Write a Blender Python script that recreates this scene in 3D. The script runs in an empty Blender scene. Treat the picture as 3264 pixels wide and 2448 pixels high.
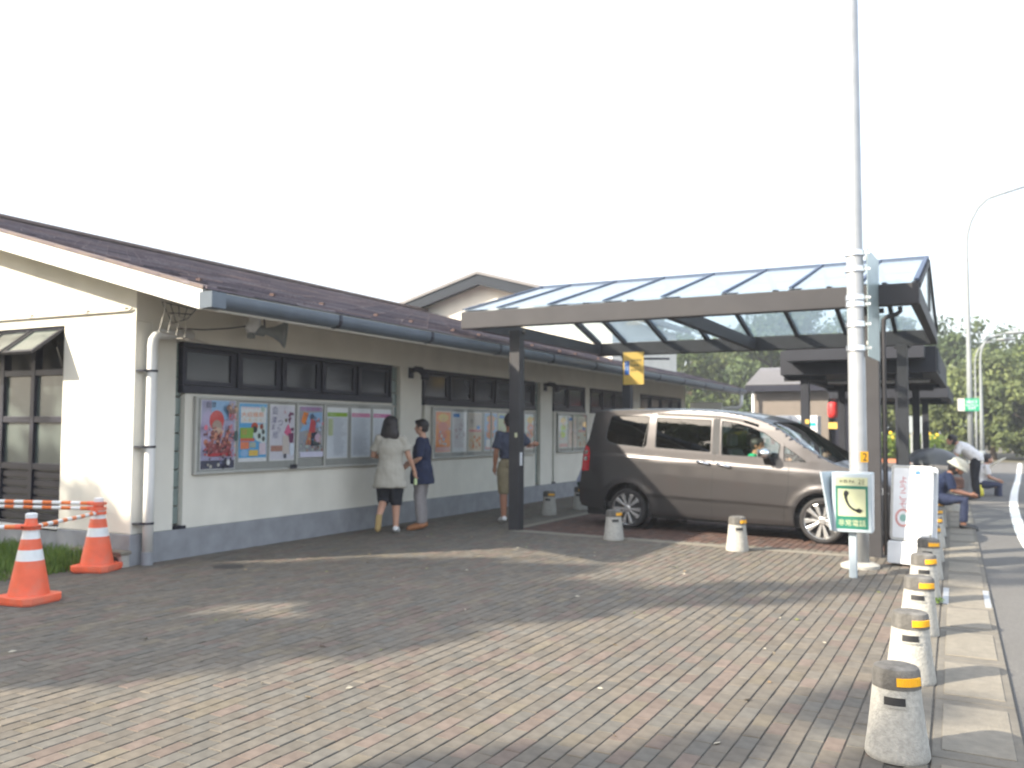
import bpy, bmesh, math, random
from mathutils import Vector, Matrix, noise as mnoise
random.seed(7)
S = bpy.context.scene
COL = S.collection
R = math.radians

# ------------------------------------------------------------------ camera
CAM_H = 1.40
YAW, PITCH, ROLL = math.atan(1478 / 2800), math.atan(145 / 2800), math.atan(0.006)
cd = bpy.data.cameras.new('camera')
cam = bpy.data.objects.new('camera', cd); COL.objects.link(cam)
cd.sensor_width = 36.0
cd.lens = 36.0 * 2800 / 3264
cd.clip_start, cd.clip_end = 0.05, 3000
_f = Vector((-math.sin(YAW) * math.cos(PITCH), math.cos(YAW) * math.cos(PITCH), math.sin(PITCH)))
_r = Vector((math.cos(YAW), math.sin(YAW), 0)); _u = _r.cross(_f)
_r2 = _r * math.cos(ROLL) + _u * math.sin(ROLL); _u2 = -_r * math.sin(ROLL) + _u * math.cos(ROLL)
cam.matrix_world = Matrix(((_r2.x, _u2.x, -_f.x, 0), (_r2.y, _u2.y, -_f.y, 0), (_r2.z, _u2.z, -_f.z, CAM_H), (0, 0, 0, 1)))
cd.dof.use_dof = True
cd.dof.focus_distance = 1.9
cd.dof.aperture_fstop = 5.2
S.camera = cam

# ------------------------------------------------------------------ sky and sun
SUN_EL, SUN_AZ = 31.5, 220.5            # azimuth from +Y towards +X
w = bpy.data.worlds.new('World'); S.world = w; w.use_nodes = True
nt = w.node_tree
sky = nt.nodes.new('ShaderNodeTexSky'); sky.sky_type = 'NISHITA'; sky.sun_disc = False
sky.sun_elevation = R(SUN_EL); sky.sun_rotation = R(SUN_AZ)
sky.air_density = 1.3; sky.dust_density = 3.2; sky.ozone_density = 1.2
bg = nt.nodes['Background']; bg.inputs['Strength'].default_value = 0.15
veil = nt.nodes.new('ShaderNodeMixRGB'); veil.inputs[0].default_value = 0.55      # even bright haze over the whole sky
veil.inputs[2].default_value = (4.9, 5.2, 5.75, 1)
nt.links.new(sky.outputs[0], veil.inputs[1]); nt.links.new(veil.outputs[0], bg.inputs[0])
sl = bpy.data.lights.new('sun', 'SUN'); sl.energy = 4.4; sl.angle = R(0.8); sl.color = (1, 0.90, 0.74)
sun = bpy.data.objects.new('sun', sl); COL.objects.link(sun)
_a = R(SUN_AZ)
_sd = Vector((math.sin(_a) * math.cos(R(SUN_EL)), math.cos(_a) * math.cos(R(SUN_EL)), math.sin(R(SUN_EL))))
sun.rotation_euler = _sd.to_track_quat('Z', 'Y').to_euler()
sun.location = _sd * 60
vs = S.view_settings
S.display_settings.display_device = 'sRGB'
vs.view_transform = 'Standard'; vs.look = 'None'; vs.gamma = 1; vs.use_curve_mapping = False
vs.exposure = 1.45
S.cycles.use_denoising = True
S.cycles.max_bounces = 8; S.cycles.transparent_max_bounces = 16
S.cycles.caustics_reflective = False; S.cycles.caustics_refractive = False

# ------------------------------------------------------------------ materials
def _new(name):
    m = bpy.data.materials.new(name); m.use_nodes = True
    return m, m.node_tree, m.node_tree.nodes['Principled BSDF']

def mat(name, col, rough=0.6, metal=0.0, var=0.12, scale=8.0, bump=0.0, bscale=60.0, spec=0.5, coat=0.0, trans=0.0, tint=None, blotch=0.0, bl_scale=1.2, streak=False):
    """principled surface: fine tone noise, optional larger stains of a second colour, optional relief"""
    m, t, b = _new(name)
    b.inputs['Roughness'].default_value = rough; b.inputs['Metallic'].default_value = metal
    b.inputs['Specular IOR Level'].default_value = spec; b.inputs['Coat Weight'].default_value = coat
    b.inputs['Coat Roughness'].default_value = 0.06
    N, L = t.nodes, t.links
    tc = N.new('ShaderNodeTexCoord')
    n = N.new('ShaderNodeTexNoise'); n.inputs['Scale'].default_value = scale; n.inputs['Detail'].default_value = 5
    L.new(tc.outputs['Object'], n.inputs['Vector'])
    r = N.new('ShaderNodeValToRGB'); L.new(n.outputs[0], r.inputs[0])
    c = Vector(col)
    r.color_ramp.elements[0].position = 0.3; r.color_ramp.elements[1].position = 0.7
    r.color_ramp.elements[0].color = (*(c * (1 - var)), 1); r.color_ramp.elements[1].color = (*[min(1, x) for x in c * (1 + var)], 1)
    out = r.outputs[0]
    if blotch:
        n2 = N.new('ShaderNodeTexNoise'); n2.inputs['Scale'].default_value = bl_scale; n2.inputs['Detail'].default_value = 6
        if streak:
            mp = N.new('ShaderNodeMapping'); mp.inputs['Scale'].default_value = (1, 1, 0.12); L.new(tc.outputs['Object'], mp.inputs[0]); L.new(mp.outputs[0], n2.inputs['Vector'])
        else:
            L.new(tc.outputs['Object'], n2.inputs['Vector'])
        r2 = N.new('ShaderNodeValToRGB'); r2.color_ramp.elements[0].position = 0.48; r2.color_ramp.elements[1].position = 0.72
        L.new(n2.outputs[0], r2.inputs[0])
        mx = N.new('ShaderNodeMixRGB'); mu = N.new('ShaderNodeMath'); mu.operation = 'MULTIPLY'; mu.inputs[1].default_value = blotch
        L.new(r2.outputs[0], mu.inputs[0]); L.new(mu.outputs[0], mx.inputs[0]); L.new(out, mx.inputs[1])
        mx.inputs[2].default_value = (*(tint or tuple(c * 0.5)), 1)
        out = mx.outputs[0]
    L.new(out, b.inputs['Base Color'])
    if bump:
        nb = N.new('ShaderNodeTexNoise'); nb.inputs['Scale'].default_value = bscale; nb.inputs['Detail'].default_value = 4
        L.new(tc.outputs['Object'], nb.inputs['Vector'])
        bp = N.new('ShaderNodeBump'); bp.inputs['Strength'].default_value = bump; bp.inputs['Distance'].default_value = 0.01
        L.new(nb.outputs[0], bp.inputs['Height']); L.new(bp.outputs[0], b.inputs['Normal'])
    return m

def attr_mat(name, rough=0.6, spec=0.3, var=0.1, scale=40.0, bump=0.0, trans=0.0):
    """colour read from the mesh's own print / tone colours, with grain on top"""
    m, t, b = _new(name); N, L = t.nodes, t.links
    b.inputs['Roughness'].default_value = rough; b.inputs['Specular IOR Level'].default_value = spec
    a = N.new('ShaderNodeAttribute'); a.attribute_name = 'col'
    tc = N.new('ShaderNodeTexCoord'); n = N.new('ShaderNodeTexNoise'); n.inputs['Scale'].default_value = scale; n.inputs['Detail'].default_value = 5
    L.new(tc.outputs['Object'], n.inputs['Vector'])
    mr = N.new('ShaderNodeMapRange'); mr.inputs[1].default_value = 0.3; mr.inputs[2].default_value = 0.7
    mr.inputs[3].default_value = 1 - var; mr.inputs[4].default_value = 1 + var
    L.new(n.outputs[0], mr.inputs[0])
    mx = N.new('ShaderNodeMixRGB'); mx.blend_type = 'MULTIPLY'; mx.inputs[0].default_value = 1
    L.new(a.outputs['Color'], mx.inputs[1]); L.new(mr.outputs[0], mx.inputs[2])
    L.new(mx.outputs[0], b.inputs['Base Color'])
    if bump:
        bp = N.new('ShaderNodeBump'); bp.inputs['Strength'].default_value = bump; bp.inputs['Distance'].default_value = 0.004
        L.new(n.outputs[0], bp.inputs['Height']); L.new(bp.outputs[0], b.inputs['Normal'])
    return m

def glass(name, tint, rough=0.02, ior=1.5, body=0.0, bodycol=(0.6, 0.7, 0.75)):
    """thin pane: light passes tinted, surface mirrors by Fresnel; body = milky share"""
    m, t, b = _new(name); N, L = t.nodes, t.links
    N.remove(b); o = N['Material Output']
    tr = N.new('ShaderNodeBsdfTransparent'); tr.inputs[0].default_value = (*tint, 1)
    gl = N.new('ShaderNodeBsdfGlossy'); gl.inputs['Roughness'].default_value = rough
    lw = N.new('ShaderNodeLayerWeight'); lw.inputs[0].default_value = 0.5
    pw = N.new('ShaderNodeMath'); pw.operation = 'POWER'; pw.inputs[1].default_value = 5; L.new(lw.outputs['Facing'], pw.inputs[0])
    f0 = ((ior - 1) / (ior + 1)) ** 2
    fr = N.new('ShaderNodeMath'); fr.operation = 'MULTIPLY_ADD'; fr.inputs[1].default_value = 1 - f0; fr.inputs[2].default_value = f0; L.new(pw.outputs[0], fr.inputs[0])
    base = tr
    if body:
        tl = N.new('ShaderNodeBsdfTranslucent'); tl.inputs[0].default_value = (*bodycol, 1)
        df = N.new('ShaderNodeBsdfDiffuse'); df.inputs[0].default_value = (*bodycol, 1)
        m1 = N.new('ShaderNodeMixShader'); m1.inputs[0].default_value = 0.5; L.new(tl.outputs[0], m1.inputs[1]); L.new(df.outputs[0], m1.inputs[2])
        m2 = N.new('ShaderNodeMixShader'); m2.inputs[0].default_value = body; L.new(tr.outputs[0], m2.inputs[1]); L.new(m1.outputs[0], m2.inputs[2])
        base = m2
    mx = N.new('ShaderNodeMixShader'); L.new(fr.outputs[0], mx.inputs[0]); L.new(base.outputs[0], mx.inputs[1]); L.new(gl.outputs[0], mx.inputs[2])
    L.new(mx.outputs[0], o.inputs[0])
    return m

def leaf_mat(name, c1, c2, trans=0.35):
    m, t, b = _new(name); N, L = t.nodes, t.links
    o = N['Material Output']
    a = N.new('ShaderNodeAttribute'); a.attribute_name = 'col'
    r = N.new('ShaderNodeMixRGB'); r.inputs[1].default_value = (*c1, 1); r.inputs[2].default_value = (*c2, 1)
    sp = N.new('ShaderNodeSeparateColor'); L.new(a.outputs['Color'], sp.inputs[0]); L.new(sp.outputs[0], r.inputs[0])
    L.new(r.outputs[0], b.inputs['Base Color']); b.inputs['Roughness'].default_value = 0.55; b.inputs['Specular IOR Level'].default_value = 0.25
    tl = N.new('ShaderNodeBsdfTranslucent'); L.new(r.outputs[0], tl.inputs[0])
    mx = N.new('ShaderNodeMixShader'); mx.inputs[0].default_value = trans
    L.new(b.outputs[0], mx.inputs[1]); L.new(tl.outputs[0], mx.inputs[2]); L.new(mx.outputs[0], o.inputs[0])
    return m

M = dict(
    wall=mat('cream_stucco', (0.73, 0.705, 0.625), 0.85, var=0.05, scale=3, bump=0.25, bscale=180, blotch=0.28, bl_scale=1.7, tint=(0.52, 0.50, 0.43), streak=True),
    soffit=mat('soffit_board', (0.55, 0.53, 0.48), 0.8, var=0.05, scale=4),
    plinth=mat('grey_plinth', (0.265, 0.275, 0.295), 0.8, var=0.14, scale=6, bump=0.2, blotch=0.4, bl_scale=2.2, tint=(0.19, 0.20, 0.215), streak=True),
    barge=mat('white_bargeboard', (0.80, 0.79, 0.74), 0.55, var=0.04, scale=4),
    gutter=mat('slate_blue_gutter', (0.10, 0.125, 0.155), 0.35, var=0.1, scale=5, spec=0.5, blotch=0.2, bl_scale=3),
    bronze=mat('dark_bronze_frame', (0.020, 0.021, 0.034), 0.4, 0.3, var=0.15, scale=9),
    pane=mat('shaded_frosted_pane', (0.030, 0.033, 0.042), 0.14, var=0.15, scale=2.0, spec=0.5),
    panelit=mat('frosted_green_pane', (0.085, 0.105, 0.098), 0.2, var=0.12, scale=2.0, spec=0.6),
    gblock=mat('green_glass_block', (0.20, 0.25, 0.235), 0.15, var=0.1, scale=12, spec=0.6),
    alu=mat('grey_aluminium', (0.46, 0.46, 0.43), 0.5, 0.2, var=0.06, scale=10),
    board=mat('grey_notice_felt', (0.32, 0.315, 0.30), 0.9, var=0.06, scale=14),
    print=attr_mat('poster_print', 0.35, 0.4, 0.06, 25),
    paper=mat('white_poster_paper', (0.70, 0.69, 0.70), 0.4, var=0.03, scale=6),
    canopy=mat('umber_canopy_steel', (0.046, 0.045, 0.049), 0.6, 0.0, spec=0.25, var=0.08, scale=3, blotch=0.15, bl_scale=2, tint=(0.085, 0.08, 0.075)),
    canopyglass=glass('canopy_polycarbonate', (0.90, 0.95, 0.975), 0.10, 1.35, 0.20, (0.72, 0.86, 0.95)),
    canopyshade=mat('shaded_walkway_steel', (0.020, 0.022, 0.030), 0.6, 0.0, var=0.1, scale=3, spec=0.3),  # canopy steel again, with the front canopy's shade put into its colour
    glazebar=mat('blue_grey_glazing_bar', (0.085, 0.11, 0.165), 0.9, 0.0, var=0.05, scale=3, spec=0.05),
    clear=glass('clear_pane', (0.97, 0.98, 0.975), 0.01, 1.25),
    lampsteel=mat('grey_lamp_steel', (0.22, 0.24, 0.25), 0.6, 0.0, var=0.06, scale=4),
    galv=mat('galvanised_steel', (0.38, 0.395, 0.41), 0.45, 0.35, var=0.08, scale=6, blotch=0.12, bl_scale=4),
    steel=mat('bright_steel', (0.7, 0.7, 0.7), 0.25, 0.9, var=0.04, scale=12),
    chrome=mat('chrome', (0.85, 0.86, 0.88), 0.08, 1.0, var=0.02),
    black=mat('black_plastic', (0.018, 0.018, 0.02), 0.5, var=0.15),
    rubber=mat('tyre_rubber', (0.022, 0.021, 0.022), 0.8, var=0.2, scale=20, blotch=0.3, bl_scale=9, tint=(0.06, 0.055, 0.05)),
    orange=mat('orange_cone_plastic', (0.80, 0.13, 0.055), 0.5, var=0.08, scale=9, blotch=0.6, bl_scale=7, tint=(0.58, 0.21, 0.14)),
    orangebar=mat('orange_bar_film', (0.75, 0.18, 0.04), 0.45, var=0.06, scale=20),
    whiteplastic=mat('white_plastic', (0.74, 0.76, 0.78), 0.45, var=0.05, scale=9, blotch=0.12, bl_scale=6, tint=(0.55, 0.55, 0.53)),
    reflective=mat('white_reflective_band', (0.72, 0.74, 0.74), 0.4, var=0.06, scale=20),
    yellow=mat('amber_reflector', (0.85, 0.42, 0.01), 0.3, var=0.05, scale=30, spec=0.6),
    signyellow=mat('yellow_sign_board', (0.75, 0.47, 0.10), 0.5, var=0.04, scale=6),
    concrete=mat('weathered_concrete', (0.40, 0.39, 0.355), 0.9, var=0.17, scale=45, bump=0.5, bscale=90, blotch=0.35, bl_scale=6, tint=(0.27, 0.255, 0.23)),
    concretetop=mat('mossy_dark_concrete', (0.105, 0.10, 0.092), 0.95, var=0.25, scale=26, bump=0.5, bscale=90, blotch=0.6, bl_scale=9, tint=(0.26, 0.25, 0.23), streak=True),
    slab=mat('kerb_concrete', (0.150, 0.136, 0.112), 0.95, var=0.14, scale=14, bump=0.4, bscale=80, blotch=0.4, bl_scale=3, tint=(0.105, 0.095, 0.08)),
    slablight=mat('pale_slab_concrete', (0.205, 0.184, 0.148), 0.95, var=0.12, scale=16, bump=0.5, bscale=70, blotch=0.35, bl_scale=5, tint=(0.15, 0.135, 0.11)),
    asphalt=mat('asphalt', (0.125, 0.12, 0.112), 0.95, var=0.18, scale=60, bump=0.5, bscale=220, blotch=0.3, bl_scale=0.7, tint=(0.085, 0.08, 0.075)),
    roadpaint=mat('white_road_paint', (0.78, 0.77, 0.72), 0.7, var=0.07, scale=25, blotch=0.25, bl_scale=5, tint=(0.5, 0.48, 0.44)),
    sand=mat('joint_sand', (0.085, 0.077, 0.066), 1.0, var=0.3, scale=40),
    paver=attr_mat('paver_concrete', 0.9, 0.25, 0.17, 16, 0.35),
    earth=mat('dry_earth', (0.13, 0.11, 0.075), 1.0, var=0.25, scale=1.5, blotch=0.5, bl_scale=0.4, tint=(0.06, 0.085, 0.03)),
    iron=mat('manhole_iron', (0.07, 0.065, 0.06), 0.7, 0.4, var=0.2, scale=30),
    shingle=attr_mat('slate_shingle', 0.7, 0.35, 0.3, 9, 0.2),
    ridge=mat('ridge_metal', (0.125, 0.088, 0.078), 0.6, var=0.1),
    tan=mat('tan_siding', (0.20, 0.17, 0.145), 0.7, var=0.06, scale=3),
    greyroof=mat('grey_metal_roof', (0.14, 0.135, 0.14), 0.55, var=0.06, scale=3),
    bluegrey=mat('bluegrey_fascia', (0.022, 0.028, 0.038), 0.7, spec=0.2, var=0.06, scale=3),
    green=mat('sign_green', (0.012, 0.15, 0.10), 0.45, var=0.05, scale=8),
    cream=mat('sign_cream', (0.50, 0.52, 0.33), 0.5, var=0.04, scale=8),
    ink=mat('black_ink', (0.015, 0.018, 0.02), 0.5),
    skyblue=mat('pale_blue_enamel', (0.40, 0.465, 0.51), 0.4, var=0.04, scale=6, blotch=0.1, bl_scale=7),
    red=mat('lantern_red', (0.55, 0.03, 0.03), 0.5), lensred=mat('tail_lamp_red', (0.42, 0.008, 0.02), 0.08, spec=0.8, coat=1),
    blue=mat('sign_blue', (0.02, 0.12, 0.42), 0.5),
    hwgreen=mat('highway_green', (0.0, 0.23, 0.12), 0.5),
    paint=mat('greige_metallic_paint', (0.064, 0.060, 0.062), 0.36, 0.65, var=0.02, scale=3, coat=0.6),
    carglass=glass('green_tint_glass', (0.80, 0.90, 0.85), 0.0, 1.8),
    privacy=glass('privacy_glass', (0.045, 0.055, 0.06), 0.0, 1.95),
    alloy=mat('silver_alloy', (0.62, 0.62, 0.62), 0.25, 0.85, var=0.03),
    cabin=mat('grey_cabin_trim', (0.06, 0.06, 0.062), 0.8),
    bark=mat('bark', (0.10, 0.078, 0.058), 0.95, var=0.3, scale=9, bump=0.6, bscale=25),
    leafA=leaf_mat('leaf_mid', (0.060, 0.095, 0.032), (0.17, 0.21, 0.065)),
    leafB=leaf_mat('leaf_dark', (0.045, 0.075, 0.036), (0.12, 0.16, 0.062)),
    leafC=leaf_mat('leaf_yellow', (0.085, 0.115, 0.045), (0.20, 0.235, 0.09)),
    grass=leaf_mat('grass_blade', (0.075, 0.14, 0.028), (0.18, 0.27, 0.06)),
    stem=leaf_mat('sunflower_green', (0.10, 0.17, 0.03), (0.26, 0.34, 0.06)),
    petal=mat('sunflower_petal', (0.75, 0.50, 0.02), 0.6),
    terracotta=mat('terracotta_edge', (0.45, 0.17, 0.09), 0.8),
    skin=mat('skin', (0.52, 0.29, 0.20), 0.5, var=0.06, scale=12), skindark=mat('tanned_skin', (0.36, 0.165, 0.10), 0.5, var=0.07, scale=12),
    hair=mat('dark_hair', (0.018, 0.014, 0.016), 0.5, var=0.3, scale=50, bump=0.5, bscale=90),
    navy=mat('navy_cloth', (0.016, 0.024, 0.062), 0.9, var=0.15, scale=18), black_cloth=mat('black_cloth', (0.013, 0.015, 0.022), 0.9, var=0.2, scale=18),
    slate=mat('slate_blue_cloth', (0.055, 0.065, 0.105), 0.9, var=0.15, scale=18), denim=mat('dark_denim', (0.035, 0.042, 0.085), 0.9, var=0.15, scale=24),
    greycloth=mat('grey_trousers', (0.27, 0.25, 0.25), 0.9, var=0.1, scale=18), khaki=mat('khaki_cloth', (0.25, 0.21, 0.13), 0.9, var=0.1, scale=18),
    white_cloth=mat('white_cloth', (0.72, 0.71, 0.71), 0.85, var=0.05, scale=18), lavender=mat('lavender_cloth', (0.40, 0.42, 0.58), 0.9, var=0.06, scale=18),
    darkgreen=mat('dark_green_cloth', (0.012, 0.05, 0.04), 0.9), greencloth=mat('green_cloth', (0.03, 0.46, 0.22), 0.9, var=0.1),
    straw=mat('pale_straw', (0.62, 0.58, 0.47), 0.85, var=0.12, scale=40, bump=0.3), shoebrown=mat('orange_brown_leather', (0.36, 0.15, 0.06), 0.6), shoewhite=mat('white_shoe', (0.7, 0.7, 0.7), 0.6),
    sole=mat('tan_sole', (0.36, 0.25, 0.10), 0.8), brownbag=mat('brown_bag', (0.12, 0.06, 0.045), 0.7, var=0.15),
    umbrella=mat('black_umbrella_cloth', (0.03, 0.032, 0.036), 0.45, var=0.1), yellowcloth=mat('yellow_plastic', (0.70, 0.62, 0.05), 0.5),
    wire=mat('galvanised_wire', (0.55, 0.52, 0.47), 0.5, 0.5), pvc=mat('ivory_pvc', (0.72, 0.72, 0.70), 0.4, var=0.04, scale=5, blotch=0.2, bl_scale=3, tint=(0.55, 0.50, 0.40), streak=True),
    horn=mat('grey_horn', (0.27, 0.30, 0.31), 0.5, var=0.08),
)
def stripes():
    m, t, b = _new('striped_knit'); N, L = t.nodes, t.links
    tc = N.new('ShaderNodeTexCoord'); sp = N.new('ShaderNodeSeparateXYZ'); L.new(tc.outputs['Object'], sp.inputs[0])
    mu = N.new('ShaderNodeMath'); mu.operation = 'MULTIPLY'; mu.inputs[1].default_value = 2 * math.pi / 0.028; L.new(sp.outputs[2], mu.inputs[0])
    si = N.new('ShaderNodeMath'); si.operation = 'SINE'; L.new(mu.outputs[0], si.inputs[0])
    r = N.new('ShaderNodeValToRGB'); r.color_ramp.elements[0].position = 0.35; r.color_ramp.elements[1].position = 0.65
    r.color_ramp.elements[0].color = (0.33, 0.305, 0.25, 1); r.color_ramp.elements[1].color = (0.54, 0.52, 0.46, 1)
    ma = N.new('ShaderNodeMath'); ma.operation = 'MULTIPLY_ADD'; ma.inputs[1].default_value = 0.5; ma.inputs[2].default_value = 0.5
    L.new(si.outputs[0], ma.inputs[0]); L.new(ma.outputs[0], r.inputs[0]); L.new(r.outputs[0], b.inputs['Base Color']); b.inputs['Roughness'].default_value = 0.9
    return m
M['stripe'] = stripes()
def siding(name, c, pitch):
    """lap siding / standing seam: thin shaded line every pitch metres comes from relief, not from colour"""
    return mat(name, c, 0.7, var=0.05, scale=3)

# ------------------------------------------------------------------ mesh helpers
class MB:
    def __init__(s): s.v = []; s.f = []; s.c = []
    def add(s, vs, fs, col=None):
        o = len(s.v); s.v += [Vector(v) for v in vs]; s.f += [tuple(i + o for i in f) for f in fs]; s.c += [col] * len(fs); return s
    def box(s, x0, x1, y0, y1, z0, z1, col=None):
        v = [(x, y, z) for z in (z0, z1) for y in (y0, y1) for x in (x0, x1)]
        return s.add(v, [(0, 2, 3, 1), (4, 5, 7, 6), (0, 1, 5, 4), (2, 6, 7, 3), (0, 4, 6, 2), (1, 3, 7, 5)], col)
    def hexa(s, b, t, col=None):
        """solid between two quads (same winding)"""
        return s.add(list(b) + list(t), [(3, 2, 1, 0), (4, 5, 6, 7), (0, 1, 5, 4), (1, 2, 6, 5), (2, 3, 7, 6), (3, 0, 4, 7)], col)
    def bar(s, a, b, wd, h, up=(0, 0, 1), col=None):
        """rectangular bar from a to b, wd wide, h tall, centred on the axis"""
        a, b = Vector(a), Vector(b); d = (b - a).normalized(); side = d.cross(Vector(up)).normalized(); u = side.cross(d)
        q = lambda p: [p - side * wd / 2 - u * h / 2, p + side * wd / 2 - u * h / 2, p + side * wd / 2 + u * h / 2, p - side * wd / 2 + u * h / 2]
        return s.hexa(q(a), q(b), col)
    def tube(s, pts, rad, n=10, cap=True, col=None, flat=1.0):
        pts = [Vector(p) for p in pts]; k = len(pts); rad = rad if isinstance(rad, (list, tuple)) else [rad] * k
        d0 = (pts[1] - pts[0]).normalized(); ref = Vector((0, 0, 1)) if abs(d0.z) < 0.9 else Vector((0, 1, 0)); u = d0.cross(ref).normalized(); vs = []
        for i, p in enumerate(pts):
            d = (pts[min(i + 1, k - 1)] - pts[max(i - 1, 0)]).normalized()
            u = (u - d * u.dot(d)).normalized(); v = d.cross(u)
            r = rad[i]; ra, rb = r if isinstance(r, tuple) else (r, r * flat)
            for j in range(n):
                a = 2 * math.pi * j / n; vs.append(p + u * (math.cos(a) * ra) + v * (math.sin(a) * rb))
        fs = [(i * n + j, i * n + (j + 1) % n, (i + 1) * n + (j + 1) % n, (i + 1) * n + j) for i in range(k - 1) for j in range(n)]
        if cap: fs += [tuple(range(n - 1, -1, -1)), tuple((k - 1) * n + j for j in range(n))]
        return s.add(vs, fs, col)
    def lathe(s, prof, c=(0, 0, 0), n=24, axis='z', col=None, cap=True):
        """profile of (radius, height) turned about an axis"""
        vs = []; k = len(prof); c = Vector(c)
        for r, h in prof:
            for j in range(n):
                a = 2 * math.pi * j / n; x, y = r * math.cos(a), r * math.sin(a)
                vs.append(c + (Vector((x, y, h)) if axis == 'z' else Vector((h, x, y)) if axis == 'x' else Vector((y, h, x))))
        fs = [(i * n + j, i * n + (j + 1) % n, (i + 1) * n + (j + 1) % n, (i + 1) * n + j) for i in range(k - 1) for j in range(n)]
        if cap: fs += [tuple(range(n - 1, -1, -1)), tuple((k - 1) * n + j for j in range(n))]
        return s.add(vs, fs, col)
    def sphere(s, c, r, n=12, m=8, col=None):
        r = r if isinstance(r, (tuple, list)) else (r, r, r); c = Vector(c); vs = [c + Vector((0, 0, r[2]))]
        for i in range(1, m):
            t = math.pi * i / m
            for j in range(n):
                a = 2 * math.pi * j / n; vs.append(c + Vector((r[0] * math.sin(t) * math.cos(a), r[1] * math.sin(t) * math.sin(a), r[2] * math.cos(t))))
        vs.append(c - Vector((0, 0, r[2]))); fs = [(0, 1 + j, 1 + (j + 1) % n) for j in range(n)]
        for i in range(m - 2):
            fs += [(1 + i * n + j, 1 + (i + 1) * n + j, 1 + (i + 1) * n + (j + 1) % n, 1 + i * n + (j + 1) % n) for j in range(n)]
        l = len(vs) - 1; fs += [(l, 1 + (m - 2) * n + (j + 1) % n, 1 + (m - 2) * n + j) for j in range(n)]
        return s.add(vs, fs, col)
    def prism(s, poly, h0, h1, axis='z', col=None):
        """polygon (a,b) pushed along an axis; axis y: (x,z), axis x: (y,z)"""
        f = {'z': lambda a, b, h: (a, b, h), 'y': lambda a, b, h: (a, h, b), 'x': lambda a, b, h: (h, a, b)}[axis]
        n = len(poly); vs = [f(a, b, h0) for a, b in poly] + [f(a, b, h1) for a, b in poly]
        fs = [tuple(range(n)), tuple(range(2 * n - 1, n - 1, -1))] + [(i, i + n, (i + 1) % n + n, (i + 1) % n) for i in range(n)]
        return s.add(vs, fs, col)
    def tf(s, mx):
        s.v = [mx @ v for v in s.v]; return s
    def mesh(s, name, off=None, smooth=False):
        me = bpy.data.meshes.new(name); off = off or Vector((0, 0, 0))
        me.from_pydata([tuple(v - off) for v in s.v], [], s.f)
        if any(c is not None for c in s.c):
            at = me.color_attributes.new('col', 'FLOAT_COLOR', 'CORNER'); k = 0
            for p, c in zip(me.polygons, s.c):
                c = (*(c or (0.5, 0.5, 0.5)), 1)
                for li in p.loop_indices: at.data[li].color = c
        me.validate(); fix_normals(me)
        if smooth:
            for p in me.polygons: p.use_smooth = True
        return me
    def build(s, name, m, parent=None, smooth=False, bevel=0, seg=2, auto=None, fix=True):
        off = root_loc(parent) if parent else Vector((0, 0, 0))
        o = bpy.data.objects.new(name, s.mesh(name, off, smooth)); COL.objects.link(o)
        for mm in (m if isinstance(m, (list, tuple)) else [m]): o.data.materials.append(M[mm] if isinstance(mm, str) else mm)
        if parent: o.parent = parent
        if bevel:
            b = o.modifiers.new('bevel', 'BEVEL'); b.width = bevel; b.segments = seg; b.limit_method = 'ANGLE'; b.angle_limit = R(38)
        if auto:
            for p in o.data.polygons: p.use_smooth = True
            o.data.set_sharp_from_angle(angle=R(auto))
        return o

def fix_normals(me):
    bm = bmesh.new(); bm.from_mesh(me); bmesh.ops.recalc_face_normals(bm, faces=bm.faces); bm.to_mesh(me); bm.free()
def root_loc(o):
    while o.parent: o = o.parent
    return Vector(o.location) if o.type == 'EMPTY' else Vector((0, 0, 0))
def tag(o, label, cat, group=None):
    o['label'] = label; o['category'] = cat
    if group: o['group'] = group
    return o
def thing(name, label, cat, loc=(0, 0, 0), group=None):
    o = bpy.data.objects.new(name, None); o.empty_display_size = 0.1; COL.objects.link(o); o.location = loc
    return tag(o, label, cat, group)
def structure(o):
    o['kind'] = 'structure'; return o
def stuff(o, label=None, cat=None):
    o['kind'] = 'stuff'
    if label: tag(o, label, cat)
    return o
def copy_tree(o, parent=None, loc=None, rz=None, label=None, scale=None):
    c = o.copy(); COL.objects.link(c); c.parent = parent
    if loc is not None: c.location = loc
    if rz is not None: c.rotation_euler = (0, 0, rz)
    if scale is not None: c.scale = (scale, scale, scale)
    if label: c['label'] = label
    for ch in list(o.children): copy_tree(ch, c)
    return c
_tc = {}
def text_mesh(txt, size):
    """flat outlines of a word, lower left at the origin: (verts, faces, width, height)"""
    k = (txt, size)
    if k in _tc: return _tc[k]
    cu = bpy.data.curves.new('t', 'FONT'); cu.body = txt; cu.size = size; cu.resolution_u = 2
    o = bpy.data.objects.new('t', cu); COL.objects.link(o)
    dg = bpy.context.evaluated_depsgraph_get(); ev = o.evaluated_get(dg); me = ev.to_mesh()
    vs = [v.co.copy() for v in me.vertices]; fs = [tuple(p.vertices) for p in me.polygons]
    ev.to_mesh_clear(); bpy.data.objects.remove(o); bpy.data.curves.remove(cu)
    if vs:
        x0, y0 = min(v.x for v in vs), min(v.y for v in vs)
        vs = [Vector((v.x - x0, v.y - y0, 0)) for v in vs]; wd, ht = max(v.x for v in vs), max(v.y for v in vs)
    else: wd = ht = 0.001
    _tc[k] = (vs, fs, wd, ht); return _tc[k]

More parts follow.
